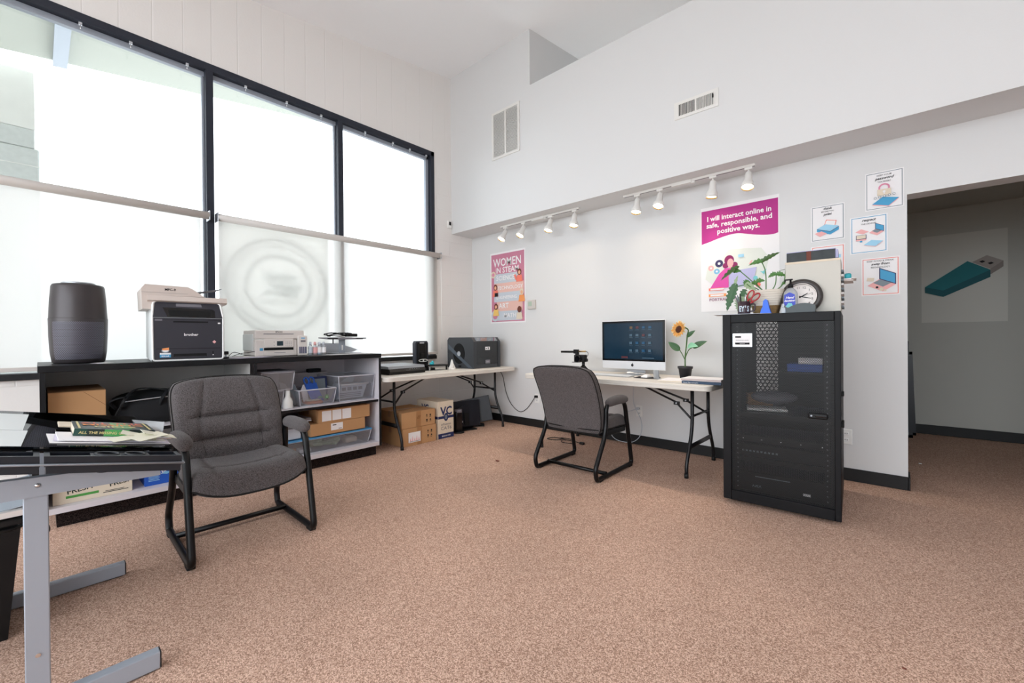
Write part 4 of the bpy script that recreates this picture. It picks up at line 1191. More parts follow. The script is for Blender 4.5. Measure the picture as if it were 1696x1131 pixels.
# left side housing (spool side) with chamfered corners
b.prism([(x0_, 0), (x1_, 0), (x1_, .33), (x1_-.05, hh), (x0_+.03, hh), (x0_, .35)], (0, yy0, 0), X, Z, (0, .05, 0), 'mach_grey' if mat('mach_grey', '#34373c', .5) else '')
b.box(x0_, yy0+.05, 0, x1_-.005, yy1-.05, .05, 'mach_grey'); b.box(x0_, yy0+.05, .05, x0_+.02, yy1-.05, hh-.01, 'black_plastic')
b.prism([(x0_, 0), (x1_, 0), (x1_, .33), (x1_-.05, hh), (x0_+.03, hh), (x0_, .35)], (0, yy1-.04, 0), X, Z, (0, .04, 0), 'mach_grey'); part('housing', b, t)
b = B(); yq = yy0-.002
b.prism([(x0_+.02, .3), (x0_+.02, .24), (x1_-.1, 0.01), (x1_-.03, .01)], (0, yq, 0), X, Z, (0, .002, 0), 'mach_stripe' if mat('mach_stripe', '#4c5661', .4) else '')
b.prism([(.03*math.cos(2*pi*k/24)-.02, .18+.03*math.sin(2*pi*k/24)) for k in range(24)], (0, yq-.003, 0), X, Z, (0, .004, 0), 'silver')
b.prism([(.11*math.cos(2*pi*k/32)-.02, .18+.13*math.sin(2*pi*k/32)) for k in range(32)], (0, yq+.0005, 0), X, Z, (0, .002, 0), 'shadow_gap')
b.box(-.03, yq-.001, .01, .02, yq+.002, .035, 'shadow_gap'); part('side_panel', b, t)
b = B(); b.box(x1_-.014, yy0+.052, .052, x1_-.008, yy1-.042, .335, 'smoke_acrylic')
b.text('R', .025, (x1_-.0075, .02, .235), Y, Z, 'ink'); b.box(x1_-.0078, -.03, .225, x1_-.007, .05, .265, 'paper'); b.box(x1_-.0068, .012, .232, x1_-.0065, .028, .258, 'ink'); b.box(x1_-.0068, -.022, .235, x1_-.0065, -.0, .25, 'ink_grey')
b.box(x1_-.0078, -.03, .055, x1_-.004, .05, .1, 'ink_grey', .001); b.text('RAISE3', .016, (x1_-.0035, .01, .072), Y, Z, 'silver'); part('door', b, t)
b = B(); b.add([(x0_+.02, yy0+.05, hh-.004), (x1_-.05, yy0+.05, hh-.004), (x1_-.05, yy1-.04, hh-.004), (x0_+.02, yy1-.04, hh-.004)], [(0, 1, 2, 3)], 'smoke_acrylic')
b.add([(x1_-.05, yy0+.05, hh-.004), (x1_-.01, yy0+.05, .338), (x1_-.01, yy1-.04, .338), (x1_-.05, yy1-.04, hh-.004)], [(0, 1, 2, 3)], 'smoke_acrylic'); part('top_cover', b, t)
b = B(); b.box(x0_+.06, yy0+.08, .12, x1_-.06, yy1-.08, .135, 'silver', .002); b.tube([(x0_+.1, yy0+.05, .3), (x0_+.1, yy1-.05, .3)], .006, 'silver', 8)
b.tube([(x1_-.03, yy0+.06, .06), (x1_-.03, yy0+.06, .33)], .004, 'p_ltblue', 6); b.tube([(x1_-.03, yy1-.06, .16), (x1_-.03, yy1-.06, .33)], .003, 'silver', 6); b.box(x0_+.08, -.03, .27, x0_+.16, .04, .33, 'black_plastic', .004)
b.tube(spline([(x1_-.03, -.11, .15), (x1_-.035, -.1, .11), (x1_-.03, -.06, .08)]), .003, 'silver', 6); b.tube(spline([(x1_-.03, .12, .17), (x1_-.035, .14, .12), (x1_-.03, .17, .08)]), .004, 'silver', 6); part('gantry', b, t)

# ---- under the window side table
def d_cable(S, w, h):
    S.rect(0, 0, w, .055, 'navy'); S.rect(0, .22, w, .25, 'navy'); S.disc(w/2, .235, .032, 'navy', .045); S.disc(w/2, .235, .018, 'p_steel', .026)
    S.text('VC', .13, w*.52, h-.155, 'navy', bold=.03, sx=.95); S.text('VERTICAL CABLE', .016, w/2, h-.185, 'navy', bold=.02); S.text('# Premium', .035, w/2, .145, 'ink_grey', sx=.9); S.text('CAT6', .055, w/2, .095, 'ink_grey', bold=.0, sx=1.15)
    S.text('MADE IN USA', .02, w/2, .02, 'p_white', bold=.02)


carton('cardboard_box', -4.22, -3.76, 2.49, 2.92, 0, .185, 'brown cardboard box with white label on the floor, lower of two', prints=warn_label)
carton('cardboard_box', -4.23, -3.765, 2.485, 2.91, .187, .165, 'brown cardboard box stacked under the window table, upper of two', prints=warn)
c_ = carton('cable_box', -4.16, -3.765, 2.955, 3.175, 0, .415, 'white and navy cable box on end beside the stacked cartons', m='p_beige', tape=None, prints=d_cable)
b = B(); S = Sheet(b, (-.197, -.11, 0), -X, Z, .39, .41, .0002, None); S.o = Vector((-.1975, -.1102, 0)); S.u = X; S.n = -Y
S.text('VC', .1, .16, .3, 'navy', bold=.03); S.rect(.0, .22, .39, .25, 'navy'); b.recalc = True; part('printed_side', b, c_)
t = thing('desktop_dock', 'black upright dock unit on the floor beside the cable box', 'electronic device', (-3.86, 3.33, 0))
b = B(); b.cyl((0, 0, 0), (0, 0, .02), .07, 'black_plastic', seg=24); part('base', b, t)
b = B(); b.box(-.02, -.045, .02, .02, .045, .26, 'black_gloss', .008); b.cyl((.0, .0, .24), (.0, .0, .275), .045, 'ink_grey', seg=20); part('tower', b, t)


def monitor_floor(loc, rz, tilt, label, roll=0.):
    t = thing('computer_monitor', label, 'monitor', loc, rz)
    M = Matrix.Translation((0, 0, .19)) @ Euler((roll, tilt, 0)).to_matrix().to_4x4()
    b = B(M); b.box(-.018, -.21, -.16, .012, .21, .16, 'navy_black' if mat('navy_black', '#0f121d', .35) else '', .006)
    b.prism([(.14*math.cos(2*pi*k/32), .12*math.sin(2*pi*k/32)-.02) for k in range(32)], (.012, 0, 0), Y, Z, (.02, 0, 0), 'navy_black'); part('screen_housing', b, t)
    b = B(M); b.box(.03, -.03, -.14, .05, .03, .02, 'black_plastic', .004); b.box(.0325, -.10, -.1, .034, -.05, -.08, 'silver'); part('neck', b, t)
    b = B(); b.box(-.08, -.12, 0, .1, .12, .012, 'black_plastic', .004); part('foot', b, t)
    return t


monitor_floor((-3.94, 3.50, 0), -.22, -.12, 'black computer monitor facing away on the floor, nearer one')
monitor_floor((-4.02, 3.745, 0), -.75, -.15, 'black computer monitor leaning behind the nearer one on the floor', .18)

# ------------------------------------------------------------------ things on the computer table
mat('mac_alu', '#e4e5e8', .35, .25)
t = thing('desktop_computer', 'all-in-one desktop computer with silver chin and large dark screen', 'computer', (-1.93, 3.93, TT), 0.0)
sw, z0_, z1_ = .335, .052, .535
b = B(); b.box(-sw, -.008, z0_, sw, .006, z1_, 'mac_alu', .006); b.grid(lambda u, v: (sw*.97*(2*u-1), .006+.04*(1-abs(2*u-1)**2.5)*(1-abs(2*v-1)**2.5), z0_+.01+(z1_-z0_-.02)*v), 12, 10, 'silver'); part('shell', b, t)
b = B(); b.box(-sw+.004, -.0105, z0_+.082, sw-.004, -.008, z1_-.004, 'black_gloss', .002); part('bezel', b, t)
b = B(); S = Sheet(b, (-sw+.025, -.0108, z0_+.10), X, Z, 2*sw-.05, z1_-z0_-.125, .0004, 'screen_blue' if mat('screen_blue', '#0b1a28', .12, emit='#2c5f7c', estr=.05) else '')
mat('scr_a', '#123048', .15, emit='#2f7fae', estr=.07); mat('scr_b', '#1c3342', .15, emit='#8fb0c8', estr=.06); mat('scr_c', '#3a2530', .15, emit='#a05a50', estr=.05); mat('scr_d', '#3a3530', .15, emit='#c09050', estr=.06)
S.rect(.34, .0, .58, .356, 'screen_blue')
cols = ['scr_d', 'scr_c', 'scr_a', 'scr_a', 'scr_b', 'scr_b', 'scr_c', 'scr_b', 'scr_b', 'scr_a', 'scr_a', 'scr_b', 'scr_b', 'scr_b', 'scr_a', 'scr_b']
for i in range(16):
    c_, r_ = i % 4, i//4; xx, zz = .285+c_*.065, .30-r_*.075
    S.rect(xx, zz, xx+.03, zz+.024, cols[i]); S.rect(xx-.004, zz-.012, xx+.034, zz-.008, 'scr_b')
S.rect(.20, .01, .27, .03, 'scr_c'); S.rect(.42, .012, .54, .02, 'scr_b')
part('display', b, t)
b = B(); b.lathe([(0, 0), (.013, 0)], 'ink', 20, Matrix.Translation((0, -.0088, z0_+.042)) @ Euler((pi/2, 0, 0)).to_matrix().to_4x4() @ Matrix.Scale(1.1, 4, (0, 1, 0)))
b.prism([(0, .0), (.005, .002), (.007, .009), (.002, .007)], (0, -.0088, z0_+.057), X, Z, (0, -.0006, 0), 'ink'); part('logo', b, t)
b = B(); b.prism([(.06, .20), (.075, .20), (.075, .02), (.06, .008), (-.03, .006), (-.09, .006), (-.09, .0), (.09, .0)], (-.095, 0, 0), Y, Z, (.19, 0, 0), 'silver'); part('stand', b, t)
t = thing('keyboard', 'slim white and silver keyboard in front of the desktop computer', 'keyboard', (-2.03, 3.69, TT), -.06)
b = B(); b.prism([(-.055, 0), (.055, 0), (.055, .013), (-.055, .004)], (-.21, 0, 0), Y, Z, (.42, 0, 0), 'silver'); part('base', b, t)
b = B()
for r in range(5):
    for c in range(14):
        y_ = -.046+r*.02; z_ = .0045+(y_+.055)*.082; b.cbox((-.195+c*.03, y_+.006, z_+.002), (.026, .016, .003), 'white_gloss')
part('keys', b, t)
t = thing('computer_mouse', 'white wireless mouse on a dark pad beside the keyboard', 'mouse', (-1.69, 3.71, TT+.005))
b = B(); b.grid(lambda u, v: (-.03*math.cos(v*pi), .055*(2*u-1), .028*math.sqrt(max(0, 1-(2*u-1)**2))*math.sin(v*pi)**.7 if True else 0), 12, 12, 'white_gloss'); part('mouse_shell', b, t)
b = B(); b.cbox((0, 0, .002), (.2, .17, .003), 'ink', .001, (0, 0, .15)); solo('mouse_pad', b, 'dark mouse pad under the white mouse on the computer table', 'mouse pad', None, (-1.68, 3.71, TT))
t = thing('phone_stand', 'small clear angled holder standing right of the mouse', 'stand', (-1.565, 3.66, TT))
b = B(); b.prism([(-.03, 0), (.03, 0), (.03, .004), (-.02, .004), (-.035, .08), (-.042, .08)], (-.02, 0, 0), Y, Z, (.045, 0, 0), 'film'); part('holder', b, t)
b = B(); b.prism([(-.0, .006), (.006, .006), (-.02, .075), (-.026, .075)], (-.015, 0, 0), Y, Z, (.035, 0, 0), 'p_steel'); part('plate', b, t)

# camera with shotgun microphone
t = thing('video_camera', 'small black camera with shotgun microphone on a mini tripod', 'camera', (-2.46, 3.82, TT))
b = B(); b.box(-.07, -.03, .115, .06, .03, .19, 'black_plastic', .008); b.box(-.055, -.025, .19, -.03, .015, .205, 'black_plastic', .002); part('camera_body', b, t)
b = B(); b.cyl((0, -.03, .15), (0, -.07, .15), .03, 'black_gloss', seg=20); b.box(.06, -.01, .12, .075, .02, .15, 'black_plastic', .002); part('camera_lens', b, t)
b = B(); b.cyl((-.25, 0, .218), (-.07, 0, .22), .011, 'black_plastic', seg=14); b.box(-.085, -.016, .2, -.03, .016, .245, 'black_plastic', .004); b.cyl((-.03, 0, .224), (.06, 0, .226), .008, 'lamp_brass', seg=12); part('microphone', b, t)
b = B(); b.tube(spline([(.06, 0, .226), (.085, 0, .215), (.088, 0, .19), (.075, 0, .175), (.06, 0, .17)]), .003, 'black_plastic', 6); part('microphone_cable', b, t)
b = B(); b.box(-.095, -.03, .107, -.02, .03, .114, 'black_plastic', .002); b.cyl((.03, 0, .114), (.03, 0, .07), .016, 'black_plastic', seg=12)
for a in (0, 2.1, 4.2): b.tube([(.03, 0, .08), (.03+.09*math.cos(a), .09*math.sin(a), .006)], [.012, .007], 'black_plastic', 8)
part('tripod', b, t)


# leaves
def leaf(b, base, d, up, L, Wd, m, lobes=0, droop=.3, depth=.25, n=14):
    base, d, up = Vector(base), Vector(d).normalized(), Vector(up)
    side = d.cross(up).normalized(); up = side.cross(d).normalized()

    def f(u, v):
        s = 2*v-1
        w = Wd*(math.sin(pi*min(1, u**.7))**.8+.02)
        if lobes: w *= 1-depth*(.5+.5*math.cos(u*lobes*2*pi))*min(1, u*4)
        p = base+d*(L*u-L*.04*abs(s))+side*(s*w*.5)-up*(droop*L*u*u)+up*(abs(s)*w*.22)
        return p
    b.grid(f, n if not lobes else lobes*5, 6, m)


mat('leaf_dark', '#3f6540', .5); mat('leaf_green', '#4e7d3c', .45); mat('leaf_mint', '#8cc7a4', .5); mat('leaf_grey', '#9db08c', .55); mat('leaf_deep', '#38561f', .45)
mat('stem_green', '#4a6b35', .6)
t = thing('potted_sunflower', 'artificial sunflower in a black pot right of the computer', 'potted plant', (-1.40, 3.88, TT))
b = B(); b.lathe([(0, 0), (.045, 0), (.058, .085), (.064, .085), (.065, .105), (.058, .105), (.056, .09), (0, .088)], 'pot_black' if mat('pot_black', '#26262b', .5) else '', 28); part('pot', b, t)
b = B(); b.tube(spline([(0, 0, .08), (0, 0, .18), (.01, 0, .28), (.02, 0, .38), (.03, -.005, .43), (.0, -.02, .455), (-.02, -.03, .44)]), .006, 'stem_green', 8)
b.tube(spline([(0, 0, .16), (-.03, 0, .22), (-.06, 0, .27)]), .004, 'stem_green', 6); b.tube(spline([(.0, 0, .18), (.03, 0, .25), (.07, 0, .28)]), .004, 'stem_green', 6); part('stem', b, t)
for bs, dd, L_, W_, m_, dr in (((-.05, 0, .25), (-1, -.1, .75), .13, .06, 'leaf_dark', .1), ((.07, 0, .275), (1, 0, .55), .13, .055, 'leaf_dark', .15), ((.025, -.01, .27), (.7, -.3, .3), .10, .085, 'leaf_mint', .3), ((.02, 0, .37), (.8, 0, .7), .09, .04, 'leaf_dark', .1), ((-.07, .0, .40), (-1, 0, -.1), .04, .03, 'leaf_dark', 0)):
    b = B(); leaf(b, bs, dd, (0, -.6, .8) if m_ == 'leaf_mint' else (0, -.9, .3), L_, W_, m_, 0, dr); b.recalc = False; part('leaf', b, t)
R = Matrix.Translation((-.035, -.04, .435)) @ Euler((1.35, 0, -.35)).to_matrix().to_4x4()
b = B(R)
b.lathe([(0, .012), (.02, .014), (.038, .008), (.042, .0), (.03, -.012), (0, -.014)], 'sun_core' if mat('sun_core', '#4a2413', .9, bump=.8, bscale=300) else '', 24); part('flower_centre', b, t)
b = B(R)
mat('petal', '#e8cf95', .6); mat('petal_dark', '#d99a4c', .6)
for ring, (nn_, L_, m_) in enumerate(((18, .058, 'petal'), (14, .045, 'petal_dark'))):
    for k in range(nn_):
        a = 2*pi*k/nn_+ring*.2; dd = Vector((math.cos(a), math.sin(a), .12+.1*ring)); leaf(b, dd*.032+Vector((0, 0, .002*ring)), dd, (0, 0, 1), L_*random.uniform(.8, 1.1), .024, m_, 0, .15*random.uniform(-1, 1.5), n=5)
b.recalc = False; part('petals', b, t)

# papers and booklets at the right end of the table
def stack(name, x, y, z, w, h, th, rz, m, edge, label, cat='book', extra=None):
    t = thing(name, label, cat, (x, y, z), rz)
    b = B(); b.box(-w/2, -h/2, 0, w/2, h/2, th, edge); part('pages', b, t)
    b = B(); b.box(-w/2-.002, -h/2-.003, th, w/2+.002, h/2+.003, th+.0012, m); b.box(-w/2-.002, -h/2-.003, -.0, w/2+.002, h/2+.003, .0008, m)
    if extra: extra(b, w, h, th)
    part('cover', b, t); return t


def bluespine(b, w, h, th):
    b.box(-w/2-.002, -h/2-.0045, 0, w/2+.002, -h/2-.003, th, 'spine_blue'); b.text('Seven Days to English', .011, (-w/2+.01, -h/2-.005, .005), X, Z, 'p_white', 'LEFT', sx=1.2)


mat('spine_blue', '#1f3b58', .5)
mat('mag_edge', '#d6c4be', .8)
stack('manual_book', -1.125, 3.56, TT, .29, .22, .018, 0, 'spine_blue', 'paper', 'thin blue spined book at the right corner of the computer table', 'book', bluespine)
stack('open_magazine', -1.385, 3.60, TT+.0, .20, .26, .010, .05, 'paper', 'p_beige', 'white open booklet lying left of the blue spined book', 'magazine')
stack('magazine', -1.14, 3.58, TT+.0205, .30, .21, .016, .03, 'p_white', 'mag_edge', 'cream magazine lying on top of the blue spined book', 'magazine')

# cords on the far wall
def cord(name, pts, r, m, label, cat='cord'):
    b = B(); b.tube(spline(pts, 8), r, m, 6); return b


t = thing('power_cable', 'black cord drooping from the window table to the wall outlet', 'cord', (0, 0, 0))
b = cord('', [(-3.92, 4.1, .70), (-3.90, 4.15, .60), (-3.85, 4.155, .40), (-3.76, 4.155, .25), (-3.62, 4.155, .165), (-3.5, 4.155, .21), (-3.38, 4.15, .34), (-3.345, 4.14, .385)], .004, 'black_plastic', ''); part('cord', b, t)
b = B(); b.cbox((-3.33, 4.145, .385), (.035, .035, .028), 'black_plastic', .004); part('plug', b, t)
t = thing('power_cable', 'pale grey cord looping from the computer down the far wall', 'cord', (0, 0, 0))
b = cord('', [(-2.02, 4.15, .70), (-2.035, 4.155, .6), (-2.03, 4.155, .42), (-1.95, 4.155, .25), (-1.96, 4.15, .1), (-2.05, 4.13, .02), (-2.2, 4.12, .02), (-2.28, 4.13, .07), (-2.27, 4.13, .16), (-2.15, 4.14, .3), (-2.0, 4.14, .37)], .0035, 'p_grey', ''); part('cord', b, t)
b = B(); b.cbox((-1.985, 4.15, .376), (.03, .03, .026), 'p_grey', .004); part('plug', b, t)
t = thing('coiled_cord', 'loose black cord coiled on the carpet under the computer table', 'cord', (-2.72, 3.78, .006))
b = cord('', [(.06, .03, .0), (.0, .07, 0), (-.12, .05, 0), (-.13, -.04, 0), (-.03, -.03, 0), (.02, .02, .006), (-.04, .09, .0), (.1, .1, 0), (.2, -.03, 0), (.08, -.06, 0), (.05, .02, .006), (.2, .04, 0), (.28, .0, 0)], .004, 'black_plastic', ''); part('cord', b, t)
b = B(); b.cbox((.29, 0, .008), (.05, .03, .022), 'black_plastic', .004); part('plug', b, t)
b = B(); b.tube(spline([(-4.42, 2.55, .72), (-4.45, 2.5, .5), (-4.44, 2.52, .3)]), .0035, 'ink_grey', 6); solo('power_cable', b, 'thin grey cord hanging behind the table at the block wall', 'cord')


# ------------------------------------------------------------------ guest chairs
def rim_uv():
    n, m = 48, 60
    return [(-1, k/m) for k in range(m)]+[(-1+2*k/n, 1) for k in range(n)]+[(1, 1-k/m) for k in range(m)]+[(1-2*k/n, 0) for k in range(n)]


def cush_back(b):
    # u across -1..1, v up 0..1; front face looks +x
    Wh = .285

    def centre(v): return -.165-.19*v**1.1+.03*math.sin(v*pi), .345+.535*v

    def outline(u, v):
        s = 2*v-1
        y = u*Wh*(1-.10*abs(s)**7)*(1-.06*(1-v)**2)
        cx_, cz_ = centre(v)
        cz_ += (.012*(1-u*u)-.02*abs(u)**6)*(v**3)
        cx_ += .02*abs(u)**2.2
        return cx_, y, cz_

    def edge(u, v):
        s = 2*v-1
        return max(0., (1-abs(u)**9)*(1-abs(s)**11))**.45

    def front(a, c):
        u, v = 2*a-1, c
        x, y, z = outline(u, v); e = edge(u, v)
        d = .020+.038*e
        uc = .50+.07*math.cos((v-.45)*5)
        puff = 0
        for v1 in (.36, .60):
            w = max(0., 1-(abs(u)/.80)**4)
            d -= (.024*math.exp(-((v-v1-.012*u*u)/.022)**2)+.006*math.exp(-((v-v1)/.06)**2))*w
        if v > .2:
            d -= .014*math.exp(-((abs(u)-uc)/.04)**2)*min(1, (v-.2)*5)*min(1, (1.0-v)*9+.15)
        for v1, v2 in ((.2, .36), (.36, .60), (.60, .95)):
            if v1 <= v <= v2: d += .012*math.sin(pi*(v-v1)/(v2-v1))*max(0, 1-abs(u)**3)*e
        return (x+d, y, z)

    def back(a, c):
        u, v = 2*a-1, 1-c
        x, y, z = outline(u, v); e = edge(u, v)
        return (x-.038-.012*(1-u*u)*e, y, z)
    b.grid(front, 48, 60, 'chair_fabric'); b.grid(back, 24, 24, 'chair_fabric')
    rim = rim_uv()
    def band(a, c):
        u, v = rim[int(round(a*len(rim))) % len(rim)]
        x, y, z = outline(u, v); return (x+.020-.058*c, y, z)
    b.grid(band, len(rim), 3, 'chair_fabric')
    return outline, front


def make_chair(label):
    t = thing('guest_chair', label, 'chair', (0, 0, 0), 0, 'grey fabric guest chairs')
    b = B(); outline, front = cush_back(b); bmesh.ops.remove_doubles(b.bm, verts=b.bm.verts, dist=.0004); part('backrest', b, t)
    bk = t.children[0]
    b = B(); pts = [outline(u, v) for u, v in rim_uv()[::2]]
    b.tube([(p[0]+.020, p[1], p[2]) for p in pts], .0045, 'piping', 6, closed=True); part('piping', b, bk)
    b = B(); b.tube([(p[0]-.038, p[1], p[2]) for p in pts], .0045, 'piping', 6, closed=True); part('piping', b, bk)
    b = B()
    for v1 in (.36, .60):
        b.tube([Vector(front((u_+1)/2, v1+.012*u_*u_))+Vector((.0005, 0, 0)) for u_ in [-.72+1.44*k/30 for k in range(31)]], .0016, 'piping', 5)
    for sg in (-1, 1):
        b.tube([Vector(front((sg*(.50+.07*math.cos((v_-.45)*5))+1)/2, v_))+Vector((.0005, 0, 0)) for v_ in [.22+.74*k/30 for k in range(31)]], .0014, 'piping', 5)
    part('stitching', b, bk)
    # seat
    b = B(); Sx0, Sx1, Sw = -.21, .275, .285

    def so(u, v):   # u: back->front, v across
        x = (Sx0+Sx1)/2+u*(Sx1-Sx0)/2*(1-.10*abs(v)**5)+.022*(1-v*v)*max(0, u)
        y = v*Sw*(1-.07*abs(u)**7)*(1.0 if u > 0 else 1-.08*u*u)
        return x, y

    def zr(u, v=0.): return .378-.066*max(0., (u-.0))**1.6*(1-.75*abs(v)**3)

    def stop(a, c):
        u, v = 2*a-1, 2*c-1; x, y = so(u, v); e = max(0, (1-abs(u)**6)*(1-abs(v)**8))**.5
        z = zr(u, v)+(.450-zr(u, v))*e+.012*max(0, u)**2*e-.02*(1-v*v)*(1-u*u)
        z += .030*abs(v)**3*e
        if u > .35: z -= .0
        z -= .010*math.exp(-((abs(v)-.60)/.04)**2)*(1 if u < .98 else 0)*e*(.4+.6*(u > -.5))
        z -= .012*math.exp(-((u-.42+.15*v*v)/.045)**2)*e*(abs(v) < .75)
        if u > .55: x += .012*math.sin((u-.55)/.45*pi)
        return (x, y, z)

    def sbot(a, c):
        u, v = 2*a-1, 1-2*c; x, y = so(u, v); e = max(0, (1-abs(u)**8)*(1-abs(v)**8))**.5
        lip = math.exp(-((u-.8)/.3)**2)
        return (x, y, zr(u, v)-.022*e)
    b.grid(stop, 44, 40, 'chair_fabric'); b.grid(sbot, 24, 20, 'chair_fabric'); bmesh.ops.remove_doubles(b.bm, verts=b.bm.verts, dist=.0004); st = part('seat', b, t)
    b = B(); pts = []
    for q in range(20): pts.append((*so(-1+q/10, -1), zr(-1+q/10, 1)))
    for q in range(20): pts.append((*so(1, -1+q/10), zr(1, -1+q/10)))
    for q in range(20): pts.append((*so(1-q/10, 1), zr(1-q/10, 1)))
    for q in range(20): pts.append((*so(-1, 1-q/10), zr(-1)))
    b.tube(pts, .0055, 'piping', 6, closed=True); part('piping', b, st)
    b = B(); b.box(-.19, -.25, .335, .22, .25, .35, 'black_plastic', .004)
    part('seat_pan', b, t)
    for s in (-1, 1):
        y = s*.29
        b = B()
        loop = fillet([(-.262, y, .018), (.305, y, .018), (.285, y, .11), (.175, y, .575), (-.145, y, .590), (-.15, y, .36), (-.325, y, .10), (-.30, y, .018)], [.03, .07, .15, .07, .07, .12, .12, .08], 8, True)
        b.tube(loop, .018, 'black_metal', 12, closed=True); part('sled_leg', b, t)
        b = B(); b.cbox((.258, y, .01), (.06, .036, .02), 'black_rubber', .004); b.cbox((-.25, y, .01), (.05, .036, .02), 'black_rubber', .004); part('glide', b, t)
        b = B()

        def pad(u, v, s=s, y=y):
            a = 2*pi*u; L_ = 2*v-1; e = max(0, 1-abs(L_)**5)**.45
            w = .040 if L_ > -.2 else .040-.008*(-L_-.2)
            return (.035+.175*L_, y+math.cos(a)*w*e, .600+math.sin(a)*.038*e-.012*L_**2)
        b.grid(pad, 20, 26, 'chair_fabric'); bmesh.ops.remove_doubles(b.bm, verts=b.bm.verts, dist=.0004); part('armrest', b, t)
        b = B(); b.cbox((.02, s*.275, .345), (.36, .02, .045), 'black_metal', .004, (0, .03, 0)); part('seat_bracket', b, t)
    b = B(); b.tube([(-.14, -.285, .032), (-.14, .285, .032)], .0155, 'black_metal', 10); part('crossbar', b, t)
    b = B(); b.tube([(.1, -.27, .33), (.1, .27, .33)], .012, 'black_metal', 8); b.tube([(-.12, -.27, .33), (-.12, .27, .33)], .012, 'black_metal', 8); part('seat_rail', b, t)
    return t


ch1 = make_chair('grey fabric chair facing the room in front of the open bookcases')
ch2 = copy_tree(ch1)
ch1.location = (-2.835, .785, 0); ch1.rotation_euler = (0, 0, -.02)
ch2.location = (-2.0, 3.15, 0); ch2.rotation_euler = (0, 0, pi/2+.02)
ch2['label'] = 'grey fabric chair seen from behind, pulled up to the computer table'

# ------------------------------------------------------------------ network cabinet
RZ = math.radians(3.3)
t = thing('server_rack', 'tall black network cabinet with perforated door beside the posters', 'cabinet', (-.551, 3.12, 0), RZ)
w, dpt, zb, zt = .317, .76, .035, 1.262
b = B(); b.box(-w, .03, zt-.02, w, dpt, zt, 'rack_black', .003); part('top_panel', b, t)
b = B(); b.box(-w, .03, zb, w, dpt, zb+.03, 'rack_black', .003); part('bottom_panel', b, t)
for s in (-1, 1):
    b = B(); b.box(s*w, .03, zb+.03, s*(w-.012), dpt, zt-.02, 'rack_black', .002)
    b.box(s*(w-.013), .03, zb+.03, s*(w-.05), .05, zt-.02, 'rack_black')
    part('side_panel', b, t)
b = B(); b.box(-w, dpt-.012, zb+.03, -.235, dpt, zt-.02, 'rack_black'); b.box(-.085, dpt-.012, zb+.03, w, dpt, zt-.02, 'rack_black'); b.box(-.235, dpt-.012, zb+.03, -.085, dpt, .62, 'rack_black'); part('back_panel', b, t)
perf_mat('rack_back_mesh', '#4a4a4e', .03, .36, .5, 'xz')
b = B(); b.box(-.235, dpt-.007, .62, -.085, dpt-.006, zt-.02, 'rack_back_mesh'); part('perforated_strip', b, t)
b = B()
for s in (-1, 1):
    b.box(s*(w-.055), .10, zb+.03, s*(w-.085), .103, zt-.02, 'black_metal')
    for k in range(36): b.box(s*(w-.066), .098, .09+k*.032, s*(w-.073), .0995, .098+k*.032, 'ink_grey')
part('mounting_rail', b, t)
d_ = bpy.data.objects.new('door', None); COL.objects.link(d_); d_.parent = t; d_.location = (-w, .015, 0); d_.rotation_euler = (0, 0, -.02)
bw = .05
b = B(); W2 = 2*w
b.box(0, -.018, zb-.01, bw, .012, zt, 'rack_black', .003); b.box(W2-.03, -.018, zb-.01, W2, .012, zt, 'rack_black', .003)
b.box(bw, -.018, zb-.01, W2-.03, .012, zb+.055, 'rack_black', .003); b.box(bw, -.018, zt-.055, W2-.03, .012, zt, 'rack_black', .003); part('door_frame', b, d_)
b = B(); b.box(bw-.002, -.004, zb+.05, W2-.028, -.0028, zt-.05, 'rack_mesh'); part('perforated_panel', b, d_)
b = B(); b.box(.474, -.026, .617, .572, -.008, .653, 'black_plastic', .008); b.cyl((.492, -.03, .636), (.492, -.02, .636), .005, 'grey_metal', seg=14); b.box(.51, -.031, .628, .565, -.024, .642, 'black_gloss', .004); part('door_handle', b, d_)
b = B(); S = Sheet(b, (.062, -.012, 1.048), X, Z, .115, .088, .004, 'silver'); S.rect(.01, .01, .105, .078, 'paper'); S.rect(.015, .06, .05, .07, 'ink'); S.rect(.015, .015, .1, .028, 'ink'); S.text('ENGINEERED SERVER', .008, .057, .04, 'ink_grey'); S.text('network', .009, .057, .018, 'p_white'); part('name_plate', b, d_)
for sx in (-1, 1):
    for sy in (.09, dpt-.07):
        b = B(); b.cyl((sx*(w-.06)-.012, sy, .018), (sx*(w-.06)+.012, sy, .018), .018, 'black_rubber', seg=16); b.box(sx*(w-.06)-.016, sy-.015, .015, sx*(w-.06)+.016, sy+.015, .037, 'silver', .002); part('caster', b, t)
b = B(); b.box(w, .10, .56, w+.012, .16, .60, 'black_plastic', .003); b.box(w, .1, .75, w+.012, .13, .78, 'black_plastic', .003); part('side_latch', b, t)
Mr = Matrix.Translation((-.551, 3.12, 0)) @ Matrix.Rotation(RZ, 4, 'Z')


def rack_thing(name, b, label, cat, loc, rz=0.):
    p = Mr @ Vector(loc); return solo(name, b, label, cat, None, p, RZ+rz)


